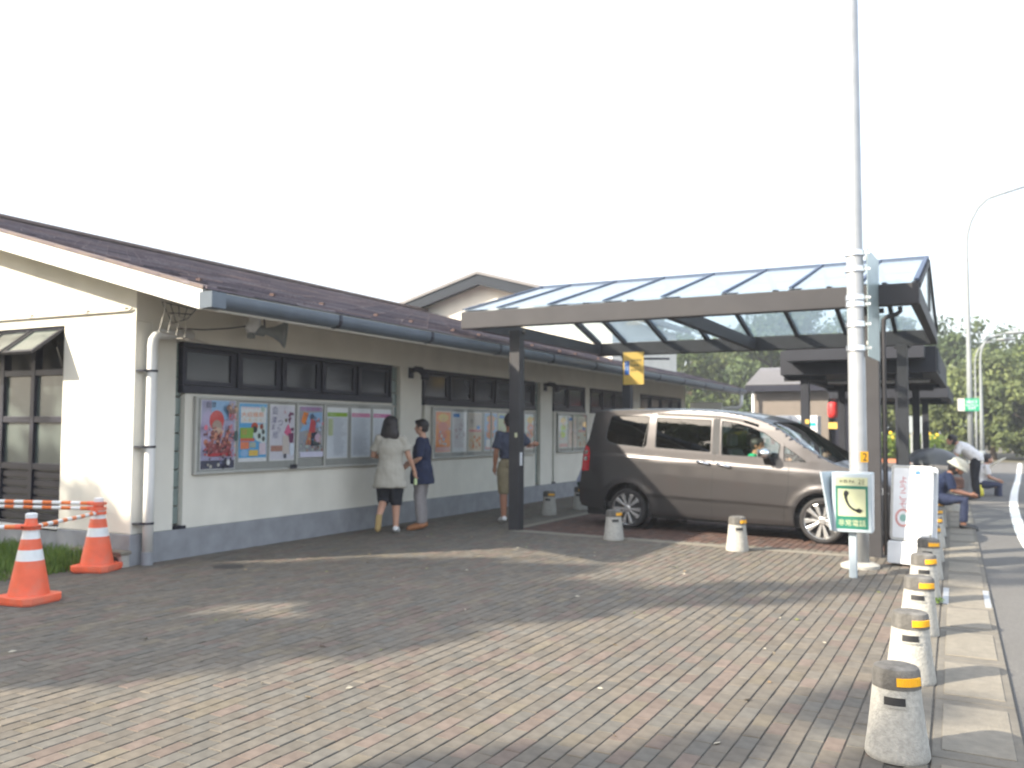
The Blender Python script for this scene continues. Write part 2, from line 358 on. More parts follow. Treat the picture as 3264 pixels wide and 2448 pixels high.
# ================================================================== THE SETTING
def shear(x, y): return x - 0.02 * (y - 4.6)        # the kerb runs a degree off the building line
def sheet(name, pts, z, m, sub=None):
    me = MB().add([(x, y, z) for x, y in pts], [tuple(range(len(pts)))])
    return structure(me.build(name, m))
sheet("ground", [(-900, -900), (900, -900), (900, 900), (-900, 900)], -0.12, 'earth')
sheet('road', [(shear(0.14, -40), -40), (60, -40), (60, 48), (shear(0.14, 48), 48)], -0.022, 'asphalt')
bpy.data.objects['road'].data.validate()
road = bpy.data.objects['road']
# plaza: bed of joint sand, pavers laid on it in running bond along the building
plaza = structure(MB().box(-7.9, -0.20, -12, 46, -0.10, -0.006).build('plaza_pavement', 'sand'))
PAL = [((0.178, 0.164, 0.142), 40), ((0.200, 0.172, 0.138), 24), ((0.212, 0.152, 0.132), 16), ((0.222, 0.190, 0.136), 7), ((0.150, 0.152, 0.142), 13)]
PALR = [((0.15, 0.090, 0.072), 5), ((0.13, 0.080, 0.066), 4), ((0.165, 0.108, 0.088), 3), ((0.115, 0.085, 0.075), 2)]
def pick(p):
    t = random.uniform(0, sum(w for _, w in p))
    for c, w_ in p:
        t -= w_
        if t <= 0: break
    k = random.uniform(0.88, 1.12) * 0.72
    if p is PAL: c = [a + (b - a) * 0.52 for a, b in zip(c, (0.187, 0.163, 0.132))]
    return tuple(x * k for x in c)
PW, PL, GAP, CH = 0.0878, 0.1735, 0.0068, 0.003
def paver(mb, cx, cy, col, dz, tx, ty, wd=PW, ln=PL):
    a, b = wd / 2 - GAP / 2, ln / 2 - 0.0012
    h = lambda x, y: dz + tx * x + ty * y
    lo = [(cx + x, cy + y, -0.007) for x, y in ((-a, -b), (a, -b), (a, b), (-a, b))]
    mi = [(cx + x, cy + y, h(x, y) - CH) for x, y in ((-a, -b), (a, -b), (a, b), (-a, b))]
    tp = [(cx + x, cy + y, h(x, y)) for x, y in ((-a + CH, -b + CH), (a - CH, -b + CH), (a - CH, b - CH), (-a + CH, b - CH))]
    v = lo + mi + tp
    f = [(8, 9, 10, 11)] + [(i + o, (i + 1) % 4 + o, (i + 1) % 4 + 4 + o, i + 4 + o) for o in (0, 4) for i in range(4)]
    mb.add(v, f, col)
fh = math.tan(R(31.5))
def in_view(x, y, m=1.2):
    d = Vector((x, y, -CAM_H)); z = d.dot(_f)
    return z > 0.6 and abs(d.dot(_r2)) < z * 0.5829 + m and -d.dot(_u2) < z * 0.437 + 0.9
cells = []
nx = int((7.55 - 0.25) / PW)
for i in range(nx):
    cx = -0.28 - PW * (i + 0.5)
    off = (0.5 if i % 2 else 0.0) * PL + random.uniform(-0.006, 0.006)
    y = 1.2 + off
    while y < 17.5:
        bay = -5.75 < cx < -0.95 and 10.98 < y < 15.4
        if in_view(cx, y, 1.5) and (cx < shear(-0.30, y) - PW * 0.5):
            cells.append(((Vector((cx, y, -CAM_H))).dot(_f), cx, y, bay))
        y += PL
cells.sort()
near = [c for c in cells if in_view(c[1], c[2], -0.05) and -Vector((c[1], c[2], -CAM_H)).dot(_u2) < c[0] * 0.437][:300]
nearset = set((c[1], c[2]) for c in near)
variants = []
for k in range(30):
    mb = MB(); paver(mb, 0, 0, pick(PAL), random.uniform(-0.0015, 0.0015), random.uniform(-0.02, 0.02), random.uniform(-0.015, 0.015))
    me = mb.mesh('paver'); me.materials.append(M['paver']); variants.append(me)
for _, cx, cy, bay in near:
    o = bpy.data.objects.new('paver', random.choice(variants)); COL.objects.link(o); o.location = (cx, cy, 0); o.parent = plaza
rest = MB()
for _, cx, cy, bay in cells:
    if (cx, cy) in nearset: continue
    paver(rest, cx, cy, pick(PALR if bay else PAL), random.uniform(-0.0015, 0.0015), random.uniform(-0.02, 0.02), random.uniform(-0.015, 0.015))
stuff(rest.build('pavers', 'paver', plaza))
for nm, pts in (('bay_line', [(-5.72, 10.78), (-1.02, 10.52), (-1.02, 10.68), (-5.72, 11.0)]), ('bay_line', [(-5.86, 11.0), (-5.72, 11.0), (-5.76, 15.2), (-5.90, 15.2)])):
    MB().prism(pts, -0.02, 0.004).build(nm, 'slablight', plaza)
# kerb: concrete strip of slabs with sunken paler lids, and a steel-edged drain
kerb = structure(MB().prism([(shear(-0.31, -10), -10), (shear(0.17, -10), -10), (shear(0.17, 46), 46), (shear(-0.31, 46), 46)], -0.11, -0.012).build('kerb', 'sand'))
y = 1.5
KL = 0.93
while y < 20:
    y1 = y + KL
    q = lambda a, b, c, d, z0, z1: MB().prism([(shear(a, c), c), (shear(b, c), c), (shear(b, d), d), (shear(a, d), d)], z0, z1)
    q(-0.305, -0.215, y + 0.004, y1 - 0.004, -0.1, 0.001 + random.uniform(-0.002, 0.002)).build('edge_stone', 'slab', kerb, bevel=0.004)
    if 7.7 < y + KL / 2 < 8.9:
        q(-0.205, 0.165, y + 0.004, y1 - 0.004, -0.1, -0.002).build('kerb_slab', 'slablight', kerb, bevel=0.004)
        for a in (-0.20, 0.11): q(a, a + 0.045, y + 0.06, y1 - 0.06, -0.02, 0.004).build('steel_edge', 'galv', kerb)
    else:
        q(-0.205, 0.165, y + 0.004, y1 - 0.004, -0.1, -0.0025 + random.uniform(-0.001, 0.001)).build('kerb_slab', 'slab', kerb, bevel=0.005)
        if y > 2: q(-0.165, 0.125, y + 0.10, y1 - 0.10, -0.02, 0.003).build('slab_lid', 'slablight', kerb, bevel=0.003)
    y = y1
# road edge line, a swept white band
cl = [(1.77, 47), (1.15, 32), (0.80, 24.5), (0.62, 19.7), (0.555, 16), (0.55, 13.5), (0.62, 11.5), (0.85, 9.6), (1.35, 7.6), (2.1, 5.8)]
def smooth_line(pts, k=6):
    out = []
    for i in range(len(pts) - 1):
        p0, p1, p2, p3 = (Vector(pts[max(i - 1, 0)]), Vector(pts[i]), Vector(pts[i + 1]), Vector(pts[min(i + 2, len(pts) - 1)]))
        for j in range(k):
            t = j / k; out.append(0.5 * ((2 * p1) + (p2 - p0) * t + (2 * p0 - 5 * p1 + 4 * p2 - p3) * t * t + (3 * p1 - p0 - 3 * p2 + p3) * t ** 3))
    return out + [Vector(pts[-1])]
ps = smooth_line(cl); mb = MB(); vs = []
for i, p in enumerate(ps):
    d = (ps[min(i + 1, len(ps) - 1)] - ps[max(i - 1, 0)]).normalized(); n = Vector((d.y, -d.x)) * 0.075
    vs += [(p.x + n.x, p.y + n.y, -0.018), (p.x - n.x, p.y - n.y, -0.018)]
mb.add(vs, [(2 * i, 2 * i + 1, 2 * i + 3, 2 * i + 2) for i in range(len(ps) - 1)])
mb.build('road_line', 'roadpaint', road)
mh = tag(MB().lathe([(0.15, -0.02), (0.15, 0.003), (0.135, 0.005), (0.12, 0.003), (0.06, 0.006), (0.0, 0.006)], (-6.69, 6.58, 0), 28).build('manhole_cover', 'iron', auto=30), 'round dark iron manhole cover set in the pavers near the downpipe', 'manhole cover')
lt = MB(); random.seed(77)
for k in range(70):      # a few dry leaves and crumbs blown over the pavers
    x, yy = random.uniform(-6.5, -.6), random.uniform(3.2, 10); a = random.uniform(0, 6.28); l = random.uniform(.012, .03); b_ = l * random.uniform(.3, .6); ca, sa = math.cos(a), math.sin(a); h_ = random.uniform(.004, .012)
    lt.add([(x - ca * l, yy - sa * l, .004), (x - sa * b_, yy + ca * b_, .004 + h_), (x + ca * l, yy + sa * l, .006), (x + sa * b_, yy - ca * b_, .003)], [(0, 1, 2), (0, 2, 3)], random.choice([(.30, .22, .12), (.22, .15, .08), (.4, .36, .28), (.16, .17, .06)]))
stuff(lt.build('fallen_leaves', 'print'), 'a few dry leaves scattered over the pavers', 'leaves')
# grass strip beside the gable
gp = structure(MB().box(-30, -7.9, -12, 6.1, -0.1, 0.0).build('grass_bed', 'earth'))
mb = MB()
random.seed(21)
for k in range(15000):
    x = -7.86 - abs(random.gauss(0, 1.0)) * 1.6 if k % 2 else random.uniform(-12.5, -7.8); yy = random.uniform(3.2, 6.08)
    if x < -13: continue
    if random.random() < 0.3: yy = random.uniform(5.3, 6.08)
    h = random.uniform(0.05, 0.17) * (1.25 if yy > 5.6 else 0.8) * (0.6 + 0.8 * (mnoise.noise(Vector((x * 2, yy * 2, 0))) * 0.5 + 0.5))
    if x > -8.0: h *= 0.6
    a = random.uniform(0, 6.283); lx, ly = random.gauss(0, 0.35) * h, random.gauss(0, 0.35) * h; wd = random.uniform(0.004, 0.008)
    dx, dy = math.cos(a) * wd, math.sin(a) * wd; c = (random.random(),) * 3
    mb.add([(x - dx, yy - dy, -0.01), (x + dx, yy + dy, -0.01), (x + lx * 0.4 + dx * .7, yy + ly * 0.4 + dy * .7, h * .6), (x + lx * .4 - dx * .7, yy + ly * .4 - dy * .7, h * .6), (x + lx, yy + ly, h)], [(0, 1, 2, 3), (3, 2, 4)], c)
wd_ = MB(); random.seed(3)
for k in range(60):
    a = random.uniform(0, 6.28); l = random.uniform(.02, .05); x, yy = -.335 + random.gauss(0, .02), 8.02 + random.gauss(0, .03); h = random.uniform(.01, .06); ca, sa = math.cos(a), math.sin(a)
    wd_.add([(x, yy, h * .4), (x + ca * l - sa * .012, yy + sa * l + ca * .012, h), (x + ca * l * 1.6, yy + sa * l * 1.6, h * .7), (x + ca * l + sa * .012, yy + sa * l - ca * .012, h)], [(0, 1, 2, 3)], (random.random(),) * 3)
tag(wd_.build('weed', 'grass'), 'tiny green weed at the foot of the kerb bollards by the drain', 'weed')
stuff(mb.build('grass', 'grass'), 'rough green grass growing along the gable wall behind the cones', 'grass')
random.seed(5)

# ================================================================== THE LONG BUILDING
FX, GY, EY = -7.60, 6.13, 25.4                 # facade plane, gable plane, far end
XE, XR, ZE, SL = -6.22, -13.3, 2.68, 0.2725     # eave, ridge, eave height, roof slope
VY, VE = 5.72, 26.7                            # verge overhangs
zr = lambda x: ZE + SL * (XE - x) if x >= XR else ZE + SL * (XE - XR) - SL * (XR - x)
B = thing('rest_area_building', 'long low cream rest area building with a brown shingle roof and posters along its side', 'building', (-7.6, 6.13, 0))
WB = -7.78
MB().box(-19.5, WB, GY + 0.2, EY, 0.0, 2.9).build('wall_core', 'wall', B)
MB().box(FX - 0.3, FX + 0.03, GY - 0.03, EY + 0.02, -0.05, 0.31).build('plinth', 'plinth', B, bevel=0.006)
MB().box(-19.5, FX - 0.3, GY - 0.03, GY + 0.2, -0.05, 0.31).build('plinth', 'plinth', B, bevel=0.006)
# upper wall over the windows
MB().box(WB, FX, GY + 0.2, EY, 2.335, 3.02).build('lintel_wall', 'wall', B)
cols = [(6.13, 6.66), (10.83, 11.40), (15.61, 16.16), (17.87, 18.12), (20.45, 21.45), (25.0, EY)]
pans = [(6.79, 10.62), (11.50, 15.40), (16.25, 17.84), (18.15, 20.42), (21.48, 24.97)]
for a, b in cols:
    MB().box(WB, FX, a if a > 6.2 else GY + 0.2, b, 0.31, 2.335).build('pier', 'wall', B, bevel=0.008)
for a, b in pans[:4]:
    MB().box(WB, FX - 0.002, a, b, 0.31, 1.775).build('panel_wall', 'wall', B, bevel=0.006)
    MB().box(FX - 0.1, FX + 0.02, a - 0.12, a + 0.03, 0.312, 0.345).build('slit_sill', 'bronze', B)
# glass blocks in the slits between piers and panels
blk = MB().box(0, 0.02, 0, 1, 0, 1).mesh('glass_block')
for a, b in ((6.66, 6.79), (10.62, 10.83), (11.40, 11.50), (15.40, 15.61), (16.16, 16.25)):
    z = 0.36
    while z < 2.2:
        o = MB().box(WB + 0.002, FX - 0.065, a + 0.006, b - 0.006, z, z + 0.185).build('glass_block', 'gblock', B, bevel=0.01); z += 0.197
# ribbon windows
def ribbon(a, b, ms, first=False):
    f = MB(); t = 0.05
    f.box(FX - 0.07, FX + 0.012, a, b, 2.275, 2.335); f.box(FX - 0.07, FX + 0.02, a, b, 1.775, 1.865)
    edges = [a] + ms + [b]
    for i, e in enumerate(edges):
        w0 = 0.045 if 0 < i < len(edges) - 1 else 0.04
        lo = e if i == 0 else (e - w0 if i == len(edges) - 1 else e - w0 / 2)
        f.box(FX - 0.07, FX + 0.008, lo, lo + w0, 1.865, 2.275)
    wn = f.build('window', 'bronze', B, bevel=0.004)
    for i in range(len(edges) - 1):
        y0, y1 = edges[i] + 0.03, edges[i + 1] - 0.03
        s = MB(); k = 0.05
        for q in ((y0, y0 + k, 1.87, 2.27), (y1 - k * 1.6, y1, 1.87, 2.27), (y0 + k, y1 - k * 1.6, 2.235, 2.27), (y0 + k, y1 - k * 1.6, 1.87, 1.92)): s.box(FX - 0.06, FX - 0.018, *q)
        s.build('sash', 'bronze', wn)
        MB().box(FX - 0.045, FX - 0.038, y0 + k, y1 - k * 1.6, 1.92, 2.235).build('pane', 'pane', wn)
ribbon(6.74, 10.60, [7.57, 8.32, 9.07, 9.83])
ribbon(11.44, 15.36, [12.26, 13.03, 13.80, 14.58])
ribbon(16.2, 17.84, [16.97]); ribbon(18.15, 20.42, [18.9, 19.65]); ribbon(21.48, 24.97, [22.3, 23.2, 24.1])
MB().box(WB + 0.03, FX - 0.05, 21.48, 24.97, 0.31, 1.775).build('door_glass', 'pane', B)
for k in range(5): MB().box(FX - 0.09, FX + 0.0, 21.48 + k * 0.86, 21.53 + k * 0.86, 0.31, 1.775).build('door_post', 'bronze', B)
# gable wall with its tall grid window
GW0, GW1, GZ0, GZ1 = -10.98, -8.74, 0.32, 2.50
g = MB()
g.box(GW1, FX, GY, GY + 0.2, 0.31, 2.5); g.box(-19.5, GW0, GY, GY + 0.2, 0.31, 2.5)
g.build('gable_wall', 'wall', B, bevel=0.012)
poly = [(FX, 2.5), (FX, zr(FX) - 0.20), (XR, zr(XR) - 0.20), (-19.5, zr(-19.5) - 0.2), (-19.5, 2.5)]
MB().prism(poly, GY + 0.0005, GY + 0.2, 'y').build('gable_wall', 'wall', B)
f = MB(); xs = [-8.74, -9.30, -9.86, -10.42, -10.98]; zs = [0.32, 0.96, 1.48, 2.00, 2.50]
for x in xs: f.box(x - 0.035, x + 0.035, GY + 0.03, GY + 0.12, GZ0, GZ1)
for z in zs: f.box(GW0, GW1, GY + 0.035, GY + 0.115, z - 0.035, z + 0.035)
gw = f.build('window', 'bronze', B, bevel=0.004)
for i in range(4):
    for j in range(3):
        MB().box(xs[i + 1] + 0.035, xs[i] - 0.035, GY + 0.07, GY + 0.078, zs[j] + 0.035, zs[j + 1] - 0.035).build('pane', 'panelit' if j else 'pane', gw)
    for k in range(6):      # louvre slats of the bottom lights
        z = 0.38 + k * 0.092
        MB().hexa([(xs[i + 1] + .04, GY + .05, z), (xs[i] - .04, GY + .05, z), (xs[i] - .04, GY + .066, z + .012), (xs[i + 1] + .04, GY + .066, z + .012)],
                  [(xs[i + 1] + .04, GY + .05, z + .06), (xs[i] - .04, GY + .05, z + .06), (xs[i] - .04, GY + .066, z + .065), (xs[i + 1] + .04, GY + .066, z + .065)]).build('louvre_slat', 'bronze', gw)
    # awning light swung out from its top edge
    a = R(52); L = 0.47; x0, x1 = xs[i + 1] + 0.02, xs[i] - 0.02
    P = lambda x, s, o: (x, GY + 0.03 - math.sin(a) * s - math.cos(a) * o, 2.46 - math.cos(a) * s + math.sin(a) * o)
    q = MB(); k = 0.035
    for u0, u1, s0, s1 in ((x0, x1, 0, k), (x0, x1, L - k, L), (x0, x0 + k, k, L - k), (x1 - k, x1, k, L - k)):
        q.hexa([P(u0, s0, 0), P(u1, s0, 0), P(u1, s1, 0), P(u0, s1, 0)], [P(u0, s0, .03), P(u1, s0, .03), P(u1, s1, .03), P(u0, s1, .03)])
    q.build('awning_frame', 'bronze', gw)
    MB().hexa([P(x0 + k, k, .012), P(x1 - k, k, .012), P(x1 - k, L - k, .012), P(x0 + k, L - k, .012)], [P(x0 + k, k, .018), P(x1 - k, k, .018), P(x1 - k, L - k, .018), P(x0 + k, L - k, .018)]).build('pane', 'panelit', gw)
MB().box(GW0 - .02, GW1 + .02, GY + 0.19, GY + 0.21, GZ0 - .02, GZ1 + .02).build('dark_interior', 'black', B)
MB().box(GW0 - 0.05, GW1 + 0.03, GY - 0.03, GY + 0.06, 0.285, 0.318).build('window_sill', 'barge', B)
# roof: deck, soffits, bargeboards
def slope_bar(x0, x1, y0, y1, top, bot):
    return MB().hexa([(x0, y0, zr(x0) + bot), (x1, y0, zr(x1) + bot), (x1, y1, zr(x1) + bot), (x0, y1, zr(x0) + bot)], [(x0, y0, zr(x0) + top), (x1, y0, zr(x1) + top), (x1, y1, zr(x1) + top), (x0, y1, zr(x0) + top)])
roof = slope_bar(XR, XE + 0.03, VY + 0.045, VE - 0.045, -0.012, -0.165)
rf = roof.build('roof', 'soffit', B)
slope_bar(2 * XR - XE, XR, VY + 0.045, VE - 0.045, -0.012, -0.165).build('roof_deck', 'soffit', B)
for y0, y1 in ((VY, VY + 0.045), (VE - 0.045, VE)):
    slope_bar(XR, XE, y0, y1, -0.012, -0.205).build('bargeboard', 'barge', B)
    slope_bar(2 * XR - XE, XR, y0, y1, -0.012, -0.205).build('bargeboard', 'barge', B)
    slope_bar(XR, XE + 0.02, y0 - 0.015, y1 + 0.03, 0.022, -0.012).build('verge_trim', 'ridge', B)
MB().box(XE - 0.03, XE + 0.015, VY + 0.05, VE - 0.05, ZE - 0.20, ZE - 0.03).build('eave_fascia', 'barge', B)
MB().bar((XR, VY - .02, zr(XR) + 0.03), (XR, VE + .02, zr(XR) + 0.03), 0.26, 0.05).build('ridge_cap', 'ridge', rf)
# shingles, 300 nearest singly
SPAL = [((0.155, 0.122, 0.140), 5), ((0.20, 0.148, 0.155), 4), ((0.105, 0.085, 0.104), 4), ((0.31, 0.22, 0.205), 1.4), ((0.22, 0.19, 0.205), 2)]
EXP, SW = 0.205, 0.606
cs = math.cos(math.atan(SL)); sn = math.sin(math.atan(SL))
def shingle(mb, y0, k, col, local=False):
    x1 = XE + 0.05 - k * EXP * cs; x0 = x1 - (EXP + 0.03) * cs; g = 0.004
    zb = lambda x: ZE + SL * (XE - x)
    t0, t1 = 0.016 + random.uniform(0, .004), 0.003
    o = Vector((x1, y0, zb(x1))) if local else Vector((0, 0, 0))
    V = [(x1, y0 + g, zb(x1) - .004), (x1, y0 + SW - g, zb(x1) - .004), (x0, y0 + SW - g, zb(x0) - .006), (x0, y0 + g, zb(x0) - .006), (x1, y0 + g, zb(x1) + t0), (x1, y0 + SW - g, zb(x1) + t0), (x0, y0 + SW - g, zb(x0) + t1), (x0, y0 + g, zb(x0) + t1)]
    mb.add([Vector(v) - o for v in V], [(4, 5, 6, 7), (0, 1, 5, 4), (1, 2, 6, 5), (0, 4, 7, 3)], col)
    return o
NC = int((XE + 0.05 - XR) / (EXP * cs)); cells = []
for k in range(NC):
    y = VY - (0.3 if k % 2 else 0.0)
    while y < VE - 0.1:
        cells.append((k, y)); y += SW
cells.sort(key=lambda c: (c[1] + c[0] * 0.35))
svar = []
for k in range(12):
    mb = MB(); shingle(mb, 0, 0, pick(SPAL), True); me = mb.mesh('shingle'); me.materials.append(M['shingle']); svar.append(me)
rest = MB(); n = 0
for k, y in cells:
    if n < 300 and y > VY:
        x1 = XE + 0.05 - k * EXP * cs
        o = bpy.data.objects.new('shingle', random.choice(svar)); COL.objects.link(o); o.parent = rf
        o.location = Vector((x1, y, ZE + SL * (XE - x1))) - Vector(B.location); n += 1
    else:
        shingle(rest, max(y, VY - 0.02), k, pick(SPAL))
stuff(rest.build('shingles', 'shingle', rf))
sg = MB().box(-0.03, 0.03, -0.018, 0.018, 0, 0.03).mesh('snow_guard'); sg.materials.append(mat('dull_brown_clip', (0.10, 0.07, 0.065), 1.0, spec=0.05))
for k in range(13):
    for row in (3,):
        x = XE - row * EXP * cs + (0.1 if k % 2 else 0); o = bpy.data.objects.new('snow_guard', sg); COL.objects.link(o); o.parent = rf
        o.location = Vector((x, VY + 0.5 + k * 0.93, ZE + SL * (XE - x) + 0.012)) - Vector(B.location)
# gutter along the eave
prof = [(-6.235, 2.63), (-6.095, 2.63), (-6.09, 2.575), (-6.105, 2.53), (-6.145, 2.50), (-6.235, 2.492)]
gt = MB().prism([(a, b) for a, b in prof], VY + 0.02, VE, 'y').build('gutter', 'gutter', B, auto=40)
MB().prism([(-6.245, 2.638), (-6.085, 2.638), (-6.085, 2.492), (-6.245, 2.485)], VY - 0.012, VY + 0.16, 'y').build('gutter_end', 'gutter', gt)
y = VY + 1.80
while y < VE:
    MB().prism([(a + (0.008 if a > -6.2 else 0), b - (0.008 if b < 2.6 else -0.004)) for a, b in prof], y, y + 0.045, 'y').build('gutter_joint', 'bronze', gt); y += 1.83
# conduit along the gable
cdt = thing('conduit', 'thin grey conduit clipped level along the top of the gable wall', 'conduit', (-9, GY, 2.5))
MB().tube([(-13, GY - 0.02, 2.63), (-7.70, GY - 0.02, 2.60), (-7.64, GY - 0.02, 2.62)], 0.011, 8).build('pipe', 'wire', cdt, smooth=True)
for x in (-7.75, -8.35, -9.3, -10.2, -11.1): MB().box(x - 0.02, x + 0.02, GY - 0.035, GY, 2.597 - (x + 7.7) * 0.0057, 2.637 - (x + 7.7) * 0.0057).build('clip', 'wire', cdt)
# raised hall with its gable behind the roof
HY = 20.3; pk = (-11.43, 5.50); hs = 0.28; hw = 7.0
H = thing('gabled_hall', 'taller white hall with a grey-blue gable edge rising behind the shingle roof', 'building', (pk[0], HY, 0))
hz = lambda x, d=0: pk[1] - hs * abs(x - pk[0]) + d
MB().prism([(pk[0] - hw + .8, 0), (pk[0] + 3.6, 0), (pk[0] + 3.6, hz(pk[0] + 3.6, -.25)), (pk[0], hz(pk[0], -.25)), (pk[0] - hw + .8, hz(pk[0] - hw + .8, -.25))], HY - 0.22, HY + 5, 'y').build('wall', 'wall', H)
for s in (-1, 1):
    xe = pk[0] + s * (hw if s < 0 else 3.9)
    for nm, y0, y1, t, b_, m_ in (('roof', HY - 0.5, HY + 5.5, 0.0, -0.12, 'greyroof'), ('bargeboard', HY - 0.62, HY - 0.5, -0.05, -0.33, 'bluegrey'), ('verge_trim', HY - 0.66, HY - 0.48, 0.03, -0.05, 'greyroof'), ('soffit', HY - 0.5, HY - 0.22, -0.13, -0.2, 'soffit')):
        MB().hexa([(pk[0], y0, hz(pk[0], b_)), (xe, y0, hz(xe, b_)), (xe, y1, hz(xe, b_)), (pk[0], y1, hz(pk[0], b_))], [(pk[0], y0, hz(pk[0], t)), (xe, y0, hz(xe, t)), (xe, y1, hz(xe, t)), (pk[0], y1, hz(pk[0], t))]).build(nm, m_, H)
MB().lathe([(0.09, 0), (0.09, 0.03), (0.05, 0.06), (0, 0.07)], (pk[0] - 2.2, HY - 0.58, hz(pk[0] - 2.2, -0.36)), 14).build('lamp', 'whiteplastic', H)
vent = tag(MB().lathe([(0.05, 0), (0.05, 0.3), (0.08, 0.3), (0.08, 0.42), (0, 0.46)], (-10.2, 17.6, zr(-10.2) - 0.1), 14).build('roof_vent', 'bronze', auto=40), 'small dark vent stub standing on the shingle roof before the hall', 'vent')

# ------------------------------------------------------------------ notice boards and posters
def noticeboard(y0, y1, z0, z1, divs, label):
    t = thing('notice_board', label, 'notice board', (FX, (y0 + y1) / 2, z0), 'glazed notice boards along the wall')
    X0 = FX + 0.002
    MB().box(X0, X0 + 0.02, y0, y1, z0, z1).build('back_panel', 'board', t)
    f = MB(); k = 0.026
    for q in ((y0, y1, z1 - k, z1), (y0, y1, z0, z0 + k), (y0, y0 + k, z0 + k, z1 - k), (y1 - k, y1, z0 + k, z1 - k)): f.box(X0 + .021, X0 + 0.05, *q)
    f.build('frame', 'alu', t, bevel=0.004)
    for d in divs: MB().box(X0 + .03, X0 + 0.048, d - 0.014, d + 0.014, z0 + k, z1 - k).build('stile', 'alu', t)
    e = [y0 + k] + list(divs) + [y1 - k]
    for i in range(len(e) - 1): MB().box(X0 + 0.038, X0 + 0.041, e[i], e[i + 1], z0 + k, z1 - k).build('pane', 'clear', t)
    return t
noticeboard(6.90, 10.60, 0.885, 1.745, [8.53, 9.06], 'long glazed notice board nearest the gable corner, seven posters in it')
noticeboard(11.66, 15.28, 0.93, 1.745, [13.55, 14.2], 'long glazed notice board behind the front canopy post')
noticeboard(16.34, 17.86, 0.93, 1.745, [17.1], 'short glazed notice board just behind the van')
MB().box(FX + .08, FX + .085, 8.38, 8.5, 0.90, 0.95).build('catch', 'bronze', bpy.data.objects['notice_board'])
deep = lambda c: tuple(min(.85, 1.22 * x ** 1.25) for x in c)
class Poster:
    """sheet on the board at (y0,z0); prints are laid in poster units u 0..1 across, v 0..1 up"""
    def __init__(s, y0, y1, z0, z1, label):
        s.y0, s.y1, s.z0, s.z1 = y0, y1, z0, z1; s.x = FX + 0.0235; s.lv = 0
        s.o = thing('poster', label, 'poster', (s.x, (y0 + y1) / 2, z0), 'posters behind glass')
        MB().box(s.x, s.x + 0.002, y0, y1, z0, z1).build('sheet', 'paper', s.o); s.mb = MB()
    def P(s, u, v, l): return (s.x + 0.0024 + l * 0.0003, s.y0 + u * (s.y1 - s.y0), s.z0 + v * (s.z1 - s.z0))
    def rect(s, u0, v0, u1, v1, c):
        c = deep(c); s.lv += 1; s.mb.add([s.P(u0, v0, s.lv), s.P(u1, v0, s.lv), s.P(u1, v1, s.lv), s.P(u0, v1, s.lv)], [(0, 1, 2, 3)], c)
    def ell(s, u, v, a, b, c, n=16):
        c = deep(c); s.lv += 1; s.mb.add([s.P(u + a * math.cos(2 * math.pi * i / n), v + b * math.sin(2 * math.pi * i / n), s.lv) for i in range(n)], [tuple(range(n))], c)
    def poly(s, pts, c):
        c = deep(c); s.lv += 1; s.mb.add([s.P(u, v, s.lv) for u, v in pts], [tuple(range(len(pts)))], c)
    def text(s, txt, u, v, h, c, vert=False, wide=None):
        W, Hh = s.y1 - s.y0, s.z1 - s.z0; yy = v; c = deep(c)
        for ch in (txt if vert else [txt]):
            vs, fs, wd, ht = text_mesh(ch, 1.0); k = h * Hh / max(ht, 0.3); s.lv += 1
            kx = k if wide is None else wide * W / wd
            s.mb.add([Vector(s.P(u, yy, s.lv)) + Vector((0, p.x * kx, p.y * k)) for p in vs], fs, c)
            yy -= h * 1.18
    def speckle(s, n, u0, v0, u1, v1, cols, sz):
        for _ in range(n):
            a = random.uniform(0.4, 1) * sz; s.ell(random.uniform(u0, u1), random.uniform(v0, v1), a * (s.z1 - s.z0) / (s.y1 - s.y0), a, random.choice(cols), 7)
    def lines(s, n, u0, v0, u1, v1, c):
        for i in range(n):
            v = v1 - (v1 - v0) * i / n; s.rect(u0, v - 0.004, u0 + (u1 - u0) * random.uniform(.55, 1), v + 0.003, c)
    def done(s): return s.mb.build('print', 'print', s.o)
random.seed(33)
K = (0.03, 0.025, 0.05); RD = (0.50, 0.07, 0.09); PK = (0.62, 0.22, 0.36); BL = (0.08, 0.26, 0.55); LB = (0.30, 0.46, 0.66); OR = (0.70, 0.27, 0.07); GN = (0.28, 0.42, 0.10); LV = (0.42, 0.38, 0.55); YL = (0.66, 0.48, 0.14); W_ = (0.66, 0.66, 0.68)
p = Poster(6.985, 7.505, 0.93, 1.715, 'large autumn festival poster with a red crowned figure, leftmost on the wall')
p.rect(.02, .01, .98, .99, (0.40, 0.38, 0.52)); p.rect(.3, .72, .8, .99, LB); p.ell(.2, .55, .2, .3, (0.46, .40, .56)); p.rect(.02, .01, .98, .13, (0.10, 0.10, 0.15))
p.ell(.45, .70, .21, .15, (0.58, 0.10, 0.10)); p.ell(.46, .62, .14, .09, (.40, .30, .26)); p.ell(.47, .52, .16, .08, (.62, .45, .36)); p.speckle(26, .1, .3, .85, .55, [(.25, .09, .10), (.40, .16, .14), (.55, .25, .18), (.12, .08, .10)], .045)
p.poly([(.12, .38), (.88, .36), (.82, .20), (.22, .20)], (.32, .10, .11)); p.rect(.2, .19, .82, .235, RD); p.speckle(14, .1, .03, .9, .16, [(.05, .05, .08), (.5, .48, .44), (.2, .2, .32)], .03); p.ell(.78, .1, .05, .045, W_)
